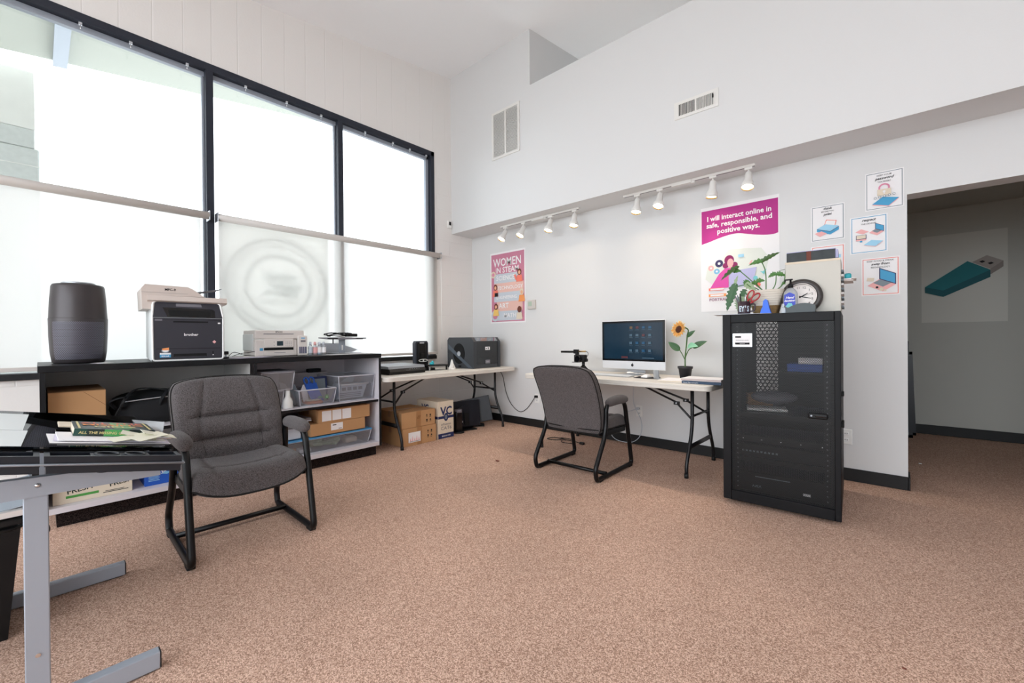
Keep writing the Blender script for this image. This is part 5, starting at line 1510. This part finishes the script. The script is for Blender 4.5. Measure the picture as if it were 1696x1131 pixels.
for zz, lab in ((.60, 'upper'), (.30, 'lower')):
    b = B(); b.box(-w+.055, .12, -.012, w-.055, .60, 0, 'black_metal'); b.box(-w+.055, .105, -.03, w-.055, .12, 0, 'black_metal'); rack_thing('rack_shelf', b, lab+' black metal shelf inside the network cabinet', 'shelf', (0, 0, zz))
b = B(); b.box(0, .03, -.012, .27, .5, 0, 'black_metal'); rack_thing('rack_shelf', b, 'short black shelf under the blue box inside the network cabinet', 'shelf', (-.02, .15, .88))
b = B(); b.box(0, 0, 0, .19, .2, .05, 'blue', .002); rack_thing('device_box', b, 'blue device box on a shelf inside the network cabinet', 'box', (.03, .2, .881))
b = B(); b.box(0, 0, 0, .13, .16, .04, 'paper', .002); b.text('', .01, (0, 0, 0), X, Z, 'ink'); rack_thing('device_box', b, 'white box stacked on the blue box inside the network cabinet', 'box', (.09, .22, .932))
b = B(); b.grid(lambda u, v: (.14*math.sin(v*pi)*math.cos(u*2*pi), .12*math.sin(v*pi)*math.sin(u*2*pi), .05+.04*math.cos(v*pi)*(1 if v < .5 else 1.2)), 24, 14, 'ink_grey'); rack_thing('wireless_router', b, 'grey rounded router inside the network cabinet', 'router', (-.06, .3, .645))
b = B(); b.cbox((0, 0, .012), (.24, .14, .02), 'white', .004); rack_thing('network_switch', b, 'pale network switch lying below the router inside the cabinet', 'network device', (-.10, .27, .602), .2)
b = B(); b.cbox((0, 0, .05), (.16, .1, .09), 'cardboard', .002, (0, 0, .3)); rack_thing('cardboard_box', b, 'small brown carton at the left inside the network cabinet', 'box', (-.17, .45, .602))
b = B(); b.box(-w+.06, .13, 0, w-.06, .5, .085, 'black_metal', .003)
for k in range(10): b.box(-w+.09+k*.022, .1285, .03, -w+.102+k*.022, .1295, .042, 'p_steel')
rack_thing('network_switch', b, 'black rack mounted switch with small ports on the lower shelf', 'network device', (0, 0, .301))
b = B(); b.box(-w+.06, .13, 0, w-.06, .55, .13, 'black_metal', .003); b.box(-.15, .128, .10, .05, .1295, .106, 'p_steel'); b.text('APEX', .022, (-.14, .1285, .03), X, Z, 'p_steel', bold=.02); b.box(.12, .128, .03, .16, .1295, .045, 'p_white')
rack_thing('battery_backup', b, 'black battery unit at the bottom of the network cabinet', 'power unit', (0, 0, .066))
b = B(); b.box(-w+.06, .13, 0, w-.06, .5, .045, 'black_metal', .003)
for k in range(5): b.cyl((-.22+k*.11, .129, .02), (-.22+k*.11, .1285, .02), .004, 'silver', seg=8)
rack_thing('patch_panel', b, 'black patch panel above the rack mounted switch', 'network device', (0, 0, .40))

# ---- things on top of the cabinet
ZT = zt+.0005
b = B(); b.box(-.19, -.09, 0, .15, .10, .0012, 'paper'); b.box(-.17, -.08, .0012, .10, .09, .0022, 'p_ltblue'); solo('paper_sheet', b, 'pale sheets overhanging the left corner of the network cabinet', 'paper', None, (-.742, 3.18, ZT), .12)
# planter
ZP = ZT+.003
t = thing('potted_plant', 'leafy plant in a ribbed cream and woven planter on the cabinet', 'potted plant', (-.648, 3.30, ZP))
b = B()


def pl(u, v):
    a = 2*pi*u; sx = .082+.034*v; sy = .06+.02*v
    c, s = math.cos(a), math.sin(a); k = (abs(c)**5+abs(s)**5)**(-1/5)
    r = 1+.008*math.sin(v*14*pi)
    return (sx*c*k*r, sy*s*k*r, .055+.105*v)


def pl2(u, v):
    a = 2*pi*u; sx = .070+.012*v; sy = .05+.01*v
    c, s = math.cos(a), math.sin(a); k = (abs(c)**5+abs(s)**5)**(-1/5)
    r = 1+.02*abs(math.sin(v*4*pi))+.015*math.sin(u*90*pi)*math.cos(v*8*pi)
    return (sx*c*k*r, sy*s*k*r, .002+.055*v)


mat('planter_cream', '#d9d0c2', .7); mat('wicker', '#8d7048', .85, bump=1., bscale=120, var=.4, vscale=60)
b.grid(pl, 48, 40, 'planter_cream'); b.add([pl(k/24, .93) for k in range(24)], [tuple(range(24))], 'soil' if mat('soil', '#3a2c22', .95) else ''); b.add([pl2(k/24, 0) for k in range(24)], [tuple(range(24))], 'wicker'); part('planter', b, t)
b = B(); b.grid(pl2, 90, 20, 'wicker'); part('woven_base', b, t)
stems = [  # start, mid, end(local x, y, z)
    [(.0, 0, .15), (.0, -.01, .28), (-.02, -.02, .355)],
    [(-.01, 0, .15), (-.10, -.02, .25), (-.18, -.03, .335)],
    [(-.02, 0, .15), (-.10, -.03, .205), (-.19, -.04, .195)],
    [(-.01, .01, .15), (-.05, .0, .2), (-.055, -.01, .225)],
    [(.03, 0, .15), (.055, 0, .2), (.06, 0, .265)],
    [(.05, .01, .15), (.10, 0, .2), (.115, 0, .29)],
    [(-.05, -.03, .15), (-.10, -.06, .14), (-.135, -.07, .10)],
    [(.04, .02, .15), (.08, .02, .18), (.09, .02, .2)],
    [(-.05, -.01, .16), (-.085, -.05, .19), (-.105, -.05, .21)]]
b = B()
for s_ in stems: b.tube(spline(s_, 6), .0032, 'leaf_green', 6)
part('stem', b, t)
lv = [((-.01, -.02, .355), (-1, -.2, .05), (0, -.8, .6), .09, .055, 'leaf_green', 4, .35), ((-.02, -.02, .355), (1, 0, .55), (0, -.9, .5), .12, .045, 'leaf_deep', 5, .1),
      ((-.16, -.03, .335), (-1, 0, -.55), (0, -.8, .6), .15, .055, 'leaf_deep', 5, .15), ((-.19, -.04, .30), (1, .0, .2), (0, -.8, .6), .05, .045, 'leaf_green', 3, .2),
      ((-.175, -.04, .215), (-.35, 0, -1), (-.2, -1, 0), .20, .075, 'leaf_dark', 7, .05), ((-.18, -.04, .21), (.2, 0, 1), (-.4, -.9, 0), .07, .03, 'leaf_grey', 3, .1),
      ((-.05, -.01, .215), (-1, 0, .0), (0, -.9, .5), .06, .05, 'leaf_green', 4, .5), ((-.055, -.01, .225), (1, 0, .2), (0, -.9, .5), .05, .045, 'leaf_green', 3, .3),
      ((-.10, -.02, .235), (-.6, 0, -.8), (0, -1, .2), .05, .055, 'leaf_green', 4, .1), ((.06, 0, .265), (-1, 0, -.1), (0, -.9, .5), .055, .045, 'leaf_green', 4, .4), ((.06, 0, .265), (1, 0, -.1), (0, -.9, .5), .055, .045, 'leaf_green', 4, .4),
      ((.115, 0, .29), (-1, 0, -.05), (0, 0, 1), .05, .012, 'leaf_dark', 3, .1), ((.115, 0, .29), (1, 0, .15), (0, 0, 1), .07, .012, 'leaf_dark', 4, .3),
      ((-.125, -.07, .12), (-.25, -.1, -1), (-.1, -1, 0), .112, .085, 'leaf_grey', 7, .02), ((-.10, -.06, .12), (.15, -.1, -1), (0, -1, 0), .105, .06, 'leaf_grey', 6, .0),
      ((-.115, -.05, .21), (.9, 0, -.6), (0, -1, .3), .08, .055, 'leaf_grey', 4, .1), ((-.11, -.05, .17), (-.5, 0, -.9), (0, -1, .3), .07, .055, 'leaf_dark', 4, .1), ((.09, .02, .2), (1, 0, .2), (0, -.9, .5), .05, .03, 'leaf_green', 3, .5)]
for bs, dd, uu, L_, W_, m_, lo_, dr in lv:
    b = B(); leaf(b, bs, dd, uu, L_, W_, m_, lo_, dr, .35); b.recalc = False; part('leaf', b, t)

t = thing('mug', 'dark mug with white letters holding pens on the network cabinet', 'mug', (-.757, 3.19, ZP))
b = B(); b.lathe([(0, 0), (.036, 0), (.038, .004), (.038, .085), (.035, .085), (.035, .008), (0, .008)], 'mug_dark' if mat('mug_dark', '#3a2630', .35) else '', 28)
for k, ch in enumerate("EY'S"):
    a = -1.337+(-.62+k*.42); p = Vector((.0386*math.cos(a), .0386*math.sin(a), .018)); b.text(ch, .052, p, (-math.sin(a), math.cos(a), 0), Z, 'p_ltgrey' if mat('p_ltgrey', '#c9d3dc', .6) else '', bold=.03, sx=.62)
part('mug_body', b, t)
b = B(); b.tube(spline([(.036, 0, .07), (.062, 0, .066), (.066, 0, .045), (.058, 0, .022), (.036, 0, .018)]), .005, 'mug_dark', 8); part('handle', b, t)
t = thing('scissors', 'red handled scissors standing in the lettered mug', 'scissors', (-.742, 3.19, ZP+.01))
for s, c_ in ((0, (.025, .118)), (1, (.055, .10))):
    b = B(); n = 24; ca, sa = math.cos(-.45-.35*s), math.sin(-.45-.35*s)
    pts = []
    for k in range(n):
        ex_, ey_ = .016*math.cos(2*pi*k/n), .032*math.sin(2*pi*k/n)
        pts.append((c_[0]+ex_*ca-ey_*sa, -.005*s, c_[1]+ex_*sa+ey_*ca))
    b.tube(pts, .005, 'red_plastic' if mat('red_plastic', '#a8262a', .35) else '', 8, closed=True); b.tube([(c_[0]-.012, -.005*s, c_[1]-.03), (.0, 0, .06)], [.006, .005], 'red_plastic', 8); part('handle', b, t)
b = B(); b.prism([(-.005, .0), (.004, 0), (.009, .07), (-.001, .07)], (0, 0, 0), X, Z, (0, .002, 0), 'silver'); part('blade', b, t)
for k, (dx, dy, a1, lab, m_) in enumerate(((-.02, .005, -.25, 'grey pen leaning left in the lettered mug', 'p_steel'), (-.012, -.012, -.12, 'dark pen at the left of the lettered mug', 'ink'), (.0, .014, .05, 'silver pen upright in the lettered mug', 'silver'), (-.022, -.005, -.33, 'black marker leaning furthest left in the mug', 'ink_grey'))):
    b = B(); b.tube([(0, 0, .012), (math.sin(a1)*.10, 0, .012+.10*math.cos(a1)), (math.sin(a1)*.125, 0, .012+.125*math.cos(a1))], [.004, .0045, .003], m_, 8); solo('pen', b, lab, 'pen', 'pens in the mug', (-.757+dx*.6, 3.19+dy, ZP))
b = B(); b.prism([(-.03, 0), (.032, 0), (.022, .035), (.012, .085), (.0, .092), (-.012, .08), (-.016, .04), (-.022, .03)], (0, 0, 0), X, Z, (0, .028, 0), 'blue_bright'); solo('blue_figurine', b, 'bright blue plastic fin shaped figure standing on the cabinet front edge', 'figurine', None, (-.625, 3.155, ZP))
# sanitizer
t = thing('hand_sanitizer', 'clear pump bottle with a blue label standing on the cabinet', 'bottle', (-.492, 3.20, ZT), -.05)
b = B()


def sani(u, v):
    a = 2*pi*u; z = .16*v
    if v < .72: w_ = .043-.006*v
    else: w_ = .039*(1-((v-.72)/.28)**2*.68)
    return (w_*math.cos(a), w_*.6*math.sin(a), z)


b.grid(sani, 32, 24, 'bottle_clear'); b.add([sani(k/24, 0) for k in range(24)], [tuple(range(24))], 'bottle_clear'); part('bottle_body', b, t)
b = B(); S = Sheet(b, (-.032, -.0265, .03), X, Z, .064, .1, .0005, None)
S.poly([(0, .025), (.03, 0), (.064, .012), (.06, .085), (.032, .1), (.004, .085)], 'label_blue' if mat('label_blue', '#2038b8', .4) else '')
S.text('Hand', .02, .032, .06, 'p_white', bold=.03, shear=.3); S.text('Sanitizer', .0165, .032, .042, 'p_white', bold=.03, shear=.3); S.poly([(.01, .01), (.03, .0), (.05, .01), (.045, .03), (.025, .034)], 'p_aqua'); part('label', b, t)
b = B(); b.lathe([(0, .16), (.015, .16), (.015, .182), (.006, .186), (.0055, .21), (0, .21)], 'black_plastic', 18); b.box(-.032, -.006, .208, .012, .006, .217, 'black_plastic', .003); b.box(-.034, -.005, .198, -.026, .005, .212, 'black_plastic', .002); part('pump', b, t)
# wall clock leaning on the beige cabinet
t = thing('wall_clock', 'round dark rimmed clock leaning on the beige cabinet', 'clock', (-.445, 3.27, ZT+.105))
R = Euler((pi/2-.12, 0, 0)).to_matrix().to_4x4()
b = B(R); b.lathe([(.078, .004), (.082, .016), (.10, .018), (.113, .008), (.114, -.01), (0, -.012)], 'clock_rim' if mat('clock_rim', '#3b3533', .4) else '', 56); part('rim', b, t)
b = B(R); b.lathe([(0, 0), (.074, 0), (.078, .005), (.084, .0165), (.083, .0175), (.080, .017)], 'p_cream', 56); part('dial', b, t)
b = B(R)
for k in range(12):
    a = pi/2-2*pi*(k+1)/12-.25; b.text(str(k+1), .02, (.06*math.cos(a), .06*math.sin(a)-.007, .0012), X, Y, 'ink')
part('numerals', b, t)
b = B(R)
for a, L_, w_ in ((-.25, .055, .003), (.55, .04, .0035), (.35, .06, .001)):
    b.prism([(-.012, -w_), (L_, -w_*.5), (L_, w_*.5), (-.012, w_)], (0, 0, .002), (math.cos(a), math.sin(a), 0), (-math.sin(a), math.cos(a), 0), (0, 0, .0008), 'ink')
part('hand', b, t)
b = B(); prof = [(-.075, 0), (.075, 0), (.075, .045)]+[(.075-.15*k/16, .045+.022*math.sin(k/16*pi)-.02*k/16) for k in range(1, 17)]
b.prism(prof, (0, 0, 0), X, Z, (0, .05, 0), 'tape_grey' if mat('tape_grey', '#3b4447', .4) else ''); solo('tape_dispenser', b, 'dark grey curved desk dispenser in front of the clock', 'dispenser', None, (-.435, 3.155, ZT))
b = B(); b.box(-.012, 0, 0, .012, .02, .035, 'film', .002); b.box(-.006, .004, .035, .006, .014, .06, 'film', .001); solo('clear_block', b, 'small clear plastic block left of the grey dispenser', 'block', None, (-.525, 3.15, ZT))
# beige cabinet and its load
t = thing('storage_cabinet', 'beige steel cabinet box standing on the network cabinet', 'cabinet', (-.402, 3.5, ZT), RZ)
b = B(); b.box(-.145, -.20, 0, .145, .12, .335, 'beige_steel' if mat('beige_steel', '#c9c5bb', .45) else '', .003); b.box(-.145, -.202, .322, .145, -.20, .335, 'p_beige'); part('cabinet_body', b, t)
b = B()
for k in range(9): b.box(.145, -.15, .03+k*.028, .158, .10, .042+k*.028, 'paper' if k % 2 else 'p_steel')
part('side_trays', b, t)
b = B(); b.box(.0, 0, 0, .06, .2, .006, 'p_cream'); b.box(-.01, -.02, .006, .05, .14, .012, 'paper'); b.box(.0, -.01, .012, .075, .15, .015, 'p_cream'); solo('paper_stack', b, 'loose papers jutting from the right side of the beige cabinet', 'paper', None, (-.252, 3.42, ZT+.20), RZ)
b = B(); b.box(0, 0, 0, .035, .07, .035, 'teal', .01); solo('tape_roll', b, 'small teal item on the papers beside the beige cabinet', 'tape', None, (-.238, 3.44, ZT+.216), RZ)
t = thing('reference_book', 'thick worn dark book lying on top of the beige cabinet', 'book', (-.41, 3.44, ZT+.336), RZ)
b = B(); b.box(-.128, -.12, .002, .128, .1, .062, 'book_dark' if mat('book_dark', '#33393b', .6, var=.5, vscale=25) else '', .002); b.box(-.02, -.1212, .002, .005, -.12, .062, 'p_brown'); part('spine', b, t)
b = B(); b.box(.1285, -.11, .006, .142, .095, .058, 'p_lav'); part('pages', b, t)
b = B(); b.box(-.128, -.12, .0625, .13, .1, .066, 'p_lav'); part('cover', b, t)

# ------------------------------------------------------------------ drafting table in the left foreground
t = thing('drafting_table', 'grey metal drafting table with tilted dark glass top and side tray', 'table', (0, 0, 0))
GZ = lambda y: .75+.2*(.31-y)
xa, xb_ = -2.78, -1.865
for px in (-2.757, -1.885):
    b = B(); b.box(px-.02, -.60, .004, px+.02, .27, .062, 'grey_metal', .004); b.box(px-.012, .2, 0, px+.012, .26, .006, 'black_rubber'); b.box(px-.012, -.58, 0, px+.012, -.5, .006, 'black_rubber'); b.box(px-.019, .268, .006, px+.019, .2725, .06, 'black_plastic', .001); part('foot', b, t)
    b = B(); b.box(px-.015, -.034, .06, px+.012, .017, .672, 'grey_metal', .003)
    b.cyl((px+.012, -.008, .10+.10), (px+.0135, -.008, .20), .006, 'chrome', seg=12); part('leg', b, t)
    b = B(); b.prism([(-.42, .675), (-.42, .745), (.275, .708), (.275, .662)], (px-.012, 0, 0), Y, Z, (.03, 0, 0), 'grey_metal')
    b.lathe([(0, .0), (.006, .0), (.0065, .002), (0, .003)], 'chrome', 14, Matrix.Translation((px+.018, -.005, .70)) @ Euler((0, pi/2, 0)).to_matrix().to_4x4()); part('side_rail', b, t)
for yy in (-.34, .22):
    b = B(); b.box(-2.745, yy-.02, .668, -1.90, yy+.02, .69, 'grey_metal', .002); part('cross_rail', b, t)
b = B(); b.box(-2.745, -.5, .03, -1.9, -.46, .05, 'grey_metal', .003); b.box(-2.745, -.42, .3, -1.9, -.40, .36, 'grey_metal', .003); part('lower_rail', b, t)
th = .006
b = B(); b.add([(xa, .31, GZ(.31)), (xb_, .31, GZ(.31)), (xb_, -.36, GZ(-.36)), (xa, -.36, GZ(-.36)), (xa, .31, GZ(.31)-th), (xb_, .31, GZ(.31)-th), (xb_, -.36, GZ(-.36)-th), (xa, -.36, GZ(-.36)-th)],
               [(0, 1, 2, 3), (4, 7, 6, 5), (0, 4, 5, 1), (1, 5, 6, 2), (2, 6, 7, 3), (3, 7, 4, 0)], 'table_glass'); part('glass_top', b, t)
b = B()
fr = [(xa+.01, .30), (xb_-.012, .30), (xb_-.012, -.35), (xa+.01, -.35)]
b.tube([(x, y, GZ(y)-.014) for x, y in fr], .006, 'black_metal', 4, closed=True); part('glass_frame', b, t)
# side trays, hung beside the glass and parallel to it
Mt = Matrix(((1, 0, 0, 0), (0, 1/math.sqrt(1.04), .2/math.sqrt(1.04), 0), (0, -.2/math.sqrt(1.04), 1/math.sqrt(1.04), 0), (0, 0, 0, 1)))


def tray(ya, yb, cups, name):
    b = B(); x0, x1 = -1.855, -1.775
    def gz(y): return GZ(y)-.012
    def slab(xl, xr, yl, yr, dz0, dz1, m):
        b.add([(xl, yl, gz(yl)+dz0), (xr, yl, gz(yl)+dz0), (xr, yr, gz(yr)+dz0), (xl, yr, gz(yr)+dz0), (xl, yl, gz(yl)+dz1), (xr, yl, gz(yl)+dz1), (xr, yr, gz(yr)+dz1), (xl, yr, gz(yr)+dz1)],
              [(0, 3, 2, 1), (4, 5, 6, 7), (0, 1, 5, 4), (1, 2, 6, 5), (2, 3, 7, 6), (3, 0, 4, 7)], m)
    slab(x0, x0+.012, ya, yb, -.03, 0, 'tray_blue'); slab(x1-.012, x1, ya, yb, -.03, 0, 'tray_blue')
    slab(x0+.0121, x1-.0121, ya, ya+.012, -.0299, -.0004, 'tray_blue'); slab(x0+.0121, x1-.0121, yb-.012, yb, -.0299, -.0004, 'tray_blue'); slab(x0+.004, x1-.004, ya+.003, yb-.003, -.05, -.0301, 'tray_blue')
    for (c, r_) in cups:
        slab(x0+.0121, x1-.0121, c-r_-.010, c-r_, -.0299, -.002, 'tray_blue'); slab(x0+.0121, x1-.0121, c+r_, c+r_+.010, -.0299, -.002, 'tray_blue')
        n = 24
        b.tube([((x0+x1)/2+.026*math.cos(2*pi*k/n), c+r_*math.sin(2*pi*k/n), gz(c+r_*math.sin(2*pi*k/n))) for k in range(n)], .003, 'tray_blue', 6, closed=True)
        b.tube([((x0+x1)/2, c, gz(c)-.03), ((x0+x1)/2, c, gz(c)-.052)], [r_, r_*.9], 'tray_blue', 20)
    part(name, b, t)


mat('tray_blue', '#141922', .35)
tray(-.32, .0, [(-.12, .03)], 'side_tray')
tray(.008, .318, [(.14, .027), (.205, .024)], 'side_tray')
b = B(); b.tube([(-1.77, -.34, GZ(-.34)-.035), (-1.77, .322, GZ(.322)-.035)], .0035, 'alu', 8); b.tube([(-1.77, .322, GZ(.322)-.035), (-1.87, .322, GZ(.322)-.035)], .0035, 'alu', 8); part('tray_rail', b, t)
for y_ in (-.02, .24):
    b = B(); b.box(-1.868, y_-.006, GZ(y_)-.04, -1.862, y_+.006, GZ(y_)-.012, 'silver'); part('hanger_bracket', b, t)


def on_glass(x, y, dz=0): return (x, y, GZ(y)+dz)


RG = math.atan(-.2)


def glass_solo(name, b, label, cat, x, y, dz=.001, rz=0., group=None):
    o = solo(name, b, label, cat, group); o.rotation_mode = 'QUATERNION'
    o.location = on_glass(x, y, dz); o.rotation_quaternion = (Matrix.Rotation(RG, 4, 'X') @ Matrix.Rotation(rz, 4, 'Z')).to_quaternion(); return o


mat('sheet_grey', '#dfe4e4', .8)
b = B(); b.box(-.235, -.28, 0, .235, 0, .0012, 'sheet_grey'); glass_solo('drawing_sheet', b, 'pale sheet at the far left of the glass drafting top', 'paper', -2.435, -.033, .0005, -.02)
b = B(); b.box(-.16, -.28, 0, .16, 0, .0012, 'sheet_grey'); glass_solo('drawing_sheet', b, 'pale sheet at the near left edge of the glass drafting top', 'paper', -2.03, -.031, .0005, -.03)
b = B(); b.box(-.10, -.15, 0, .10, .15, .001, 'paper'); glass_solo('paper_sheet', b, 'lowest white sheet under the paperback on the glass top', 'paper', -2.03, .165, .001, .03)
b = B(); b.box(-.10, -.14, 0, .10, .15, .001, 'paper_lilac'); glass_solo('paper_sheet', b, 'lilac tinted sheet in the stack under the paperback', 'paper', -2.05, .17, .004, -.05)
b = B(); b.box(-.09, -.14, 0, .09, .13, .003, 'paper'); glass_solo('paper_sheet', b, 'top white folded sheet directly under the paperback', 'paper', -2.04, .175, .0055, .02)
# paperback: spine faces +x
def spine_print(b, y0, y1, x, z0, z1):
    S = Sheet(b, (x, y0, z0), Y, Z, y1-y0, z1-z0, .0001, None); h = z1-z0
    S.rect(.0, 0, .15*(y1-y0), h, 'cover_green'); S.rect(.075, 0, .14, h, 'cover_lime'); S.text('ALL THE MISSING GIRLS', .0125, .012, h*.30, 'p_gold', 'LEFT', .02, 1.0)
    S.rect(.165, h*.1, .212, h*.75, 'cover_olive'); S.text('MEGAN', .009, .145, h*.3, 'p_gold', 'LEFT')


mat('cover_dark', '#20302c', .35); mat('cover_green', '#1f4a40', .35); mat('cover_lime', '#4fa35a', .35); mat('cover_olive', '#2e3a2a', .35); mat('p_gold', '#d9c98a', .5)
t2 = thing('paperback_book', 'dark green paperback with printed spine on the papers', 'book', on_glass(-2.135, .178, .0095)); t2.rotation_mode = 'QUATERNION'; t2.rotation_quaternion = Matrix.Rotation(RG, 4, 'X').to_quaternion()
b = B(); b.box(-.10, -.104, .001, .096, .104, .022, 'p_beige'); part('pages', b, t2)
b = B(); b.box(-.102, -.106, .022, .1, .106, .0235, 'cover_dark'); b.box(-.102, -.106, 0, .1, .106, .001, 'cover_dark'); b.box(.098, -.106, 0, .1, .106, .0235, 'cover_dark')
spine_print(b, -.106, .106, .1001, 0, .0235)
S = Sheet(b, (-.102, -.106, .0236), X, Y, .2, .212, .0001, None)
S.rect(.02, .10, .18, .15, 'cover_lime'); S.rect(.01, .01, .19, .016, 'p_gold'); S.rect(.01, .196, .19, .202, 'p_gold')
for tx, xx_, c_ in (('ALL THE', .065, 'p_coral'), ('MISSING', .115, 'p_orange'), ('GIRLS', .165, 'p_gold')): S.text(tx, .045, xx_, .106, c_, bold=.02, rot=pi/2)
part('cover', b, t2)
b = B(); b.box(-.06, -.02, 0, .06, .02, .006, 'p_beige', .001); glass_solo('wooden_ruler', b, 'beige strip poking out left of the paperback', 'strip', -2.28, .065, .012, 0)
b = B()
for k, (dx, dy, a) in enumerate(((0, 0, .3), (-.03, .03, -.2), (.02, .05, .6), (-.01, .08, .1))):
    b.cbox((dx, dy, .006+.004*k), (.05, .10, .0012), 'torn_paper' if mat('torn_paper', '#dedbc8', .85) else '', 0, (.18*(-1)**k, .1, a))
glass_solo('torn_slips', b, 'cream torn paper slips in front of the paperback', 'paper', -1.96, .205, .012, 0)
b = B(); b.prism([(0, 0), (.5, .06), (.62, .0), (.3, -.01)], (0, 0, 0), Vector((1, .02, 0)), Vector((0, .35, .9)), (0, .0015, 0), 'film'); glass_solo('clear_sleeve', b, 'clear plastic sleeve curling up at the right of the glass top', 'sleeve', -2.62, .285, .002, 0)
b = B(); b.box(-.03, -.03, 0, .03, .03, .008, 'silver', .002); b.box(-.01, -.02, .008, .02, .02, .016, 'p_grey', .002); glass_solo('metal_clip', b, 'small silver clip on papers at the glass corner', 'clip', -2.03, .292, .006, .4)
b = B(); b.box(-2.2, -.06, -.0, -1.95, .10, .0, 'paper'); b.bm.free()
# under the table
t = thing('waste_bin', 'black plastic waste bin under the drafting table at the left edge', 'waste bin', (-2.62, -.25, 0))
b = B(); bin_walls(b, .16, .20, .42, 'black_plastic', .82); part('bin_body', b, t)
b = B(); b.tube(fillet([(-.16, -.20, .42), (.16, -.20, .42), (.16, .20, .42), (-.16, .20, .42)], .03, 4, True), .008, 'black_plastic', 6, closed=True); part('rim', b, t)
b = B(); b.cbox((-2.4, -.16, .555), (.35, .3, .004), 'p_grey', 0, (.12, .06, .1)); b.cbox((-2.4, -.16, .54), (.38, .28, .02), 'p_cream', .001, (.0, 0, .0)); b.box(-2.6, -.34, .505, -2.2, .0, .525, 'black_plastic', .003)
for xx, yy in ((-2.59, -.33), (-2.21, -.33), (-2.59, -.01), (-2.21, -.01)): b.box(xx-.008, yy-.008, .52, xx+.008, yy+.008, .67, 'black_plastic')
solo('paper_tray', b, 'white papers on a dark tray hanging under the drafting table', 'paper tray')
b = B(); b.tube(spline([(-3.62, -.02, .012), (-3.55, .03, .05), (-3.5, .02, .12), (-3.56, -.05, .2)]), .004, 'black_plastic', 6); solo('floor_cable', b, 'black cable behind the drafting table leg near the counter', 'cable')

# ------------------------------------------------------------------ hallway
for i, (x, y, h, lab) in enumerate(((.172, 6.50, .93, 'tall dark framed panel leaning in the hallway, furthest back'), (.142, 6.33, 1.05, 'dark blue framed panel leaning in the hallway, nearest'), (.10, 6.02, .34, 'low grey panel end at the foot of the leaning frames'))):
    t = thing('framed_panel', lab, 'frame', (x, y, 0), -.0)
    b = B(Matrix.Rotation(-.03, 4, 'Y')); W_ = .62
    b.box(-W_, -.012, 0, 0, .012, .03, 'navy_black'); b.box(-W_, -.012, h-.03, 0, .012, h, 'navy_black'); b.box(-.03, -.012, 0, 0, .012, h, 'navy_black'); b.box(-W_, -.012, 0, -W_+.03, .012, h, 'navy_black'); part('frame', b, t)
    b = B(Matrix.Rotation(-.03, 4, 'Y')); b.box(-W_+.03, -.004, .03, -.03, .004, h-.03, 'p_steel'); part('panel', b, t)
b = B(); b.cbox((0, 0, .002), (.02, .012, .004), 'paper'); solo('paper_scrap', b, 'tiny white scrap on the hallway carpet', 'paper', None, (.16, 5.1, 0))
b = B(); b.cbox((0, 0, .004), (.035, .016, .008), 'p_brown', .002); solo('carpet_debris', b, 'small brown speck of debris on the open carpet', 'debris', None, (-2.69, 2.78, 0))
b = B(); b.cbox((0, 0, .002), (.012, .005, .004), 'p_brown', .001); solo('carpet_debris', b, 'dark speck on the carpet in the right foreground', 'debris', None, (.02, 1.93, 0))
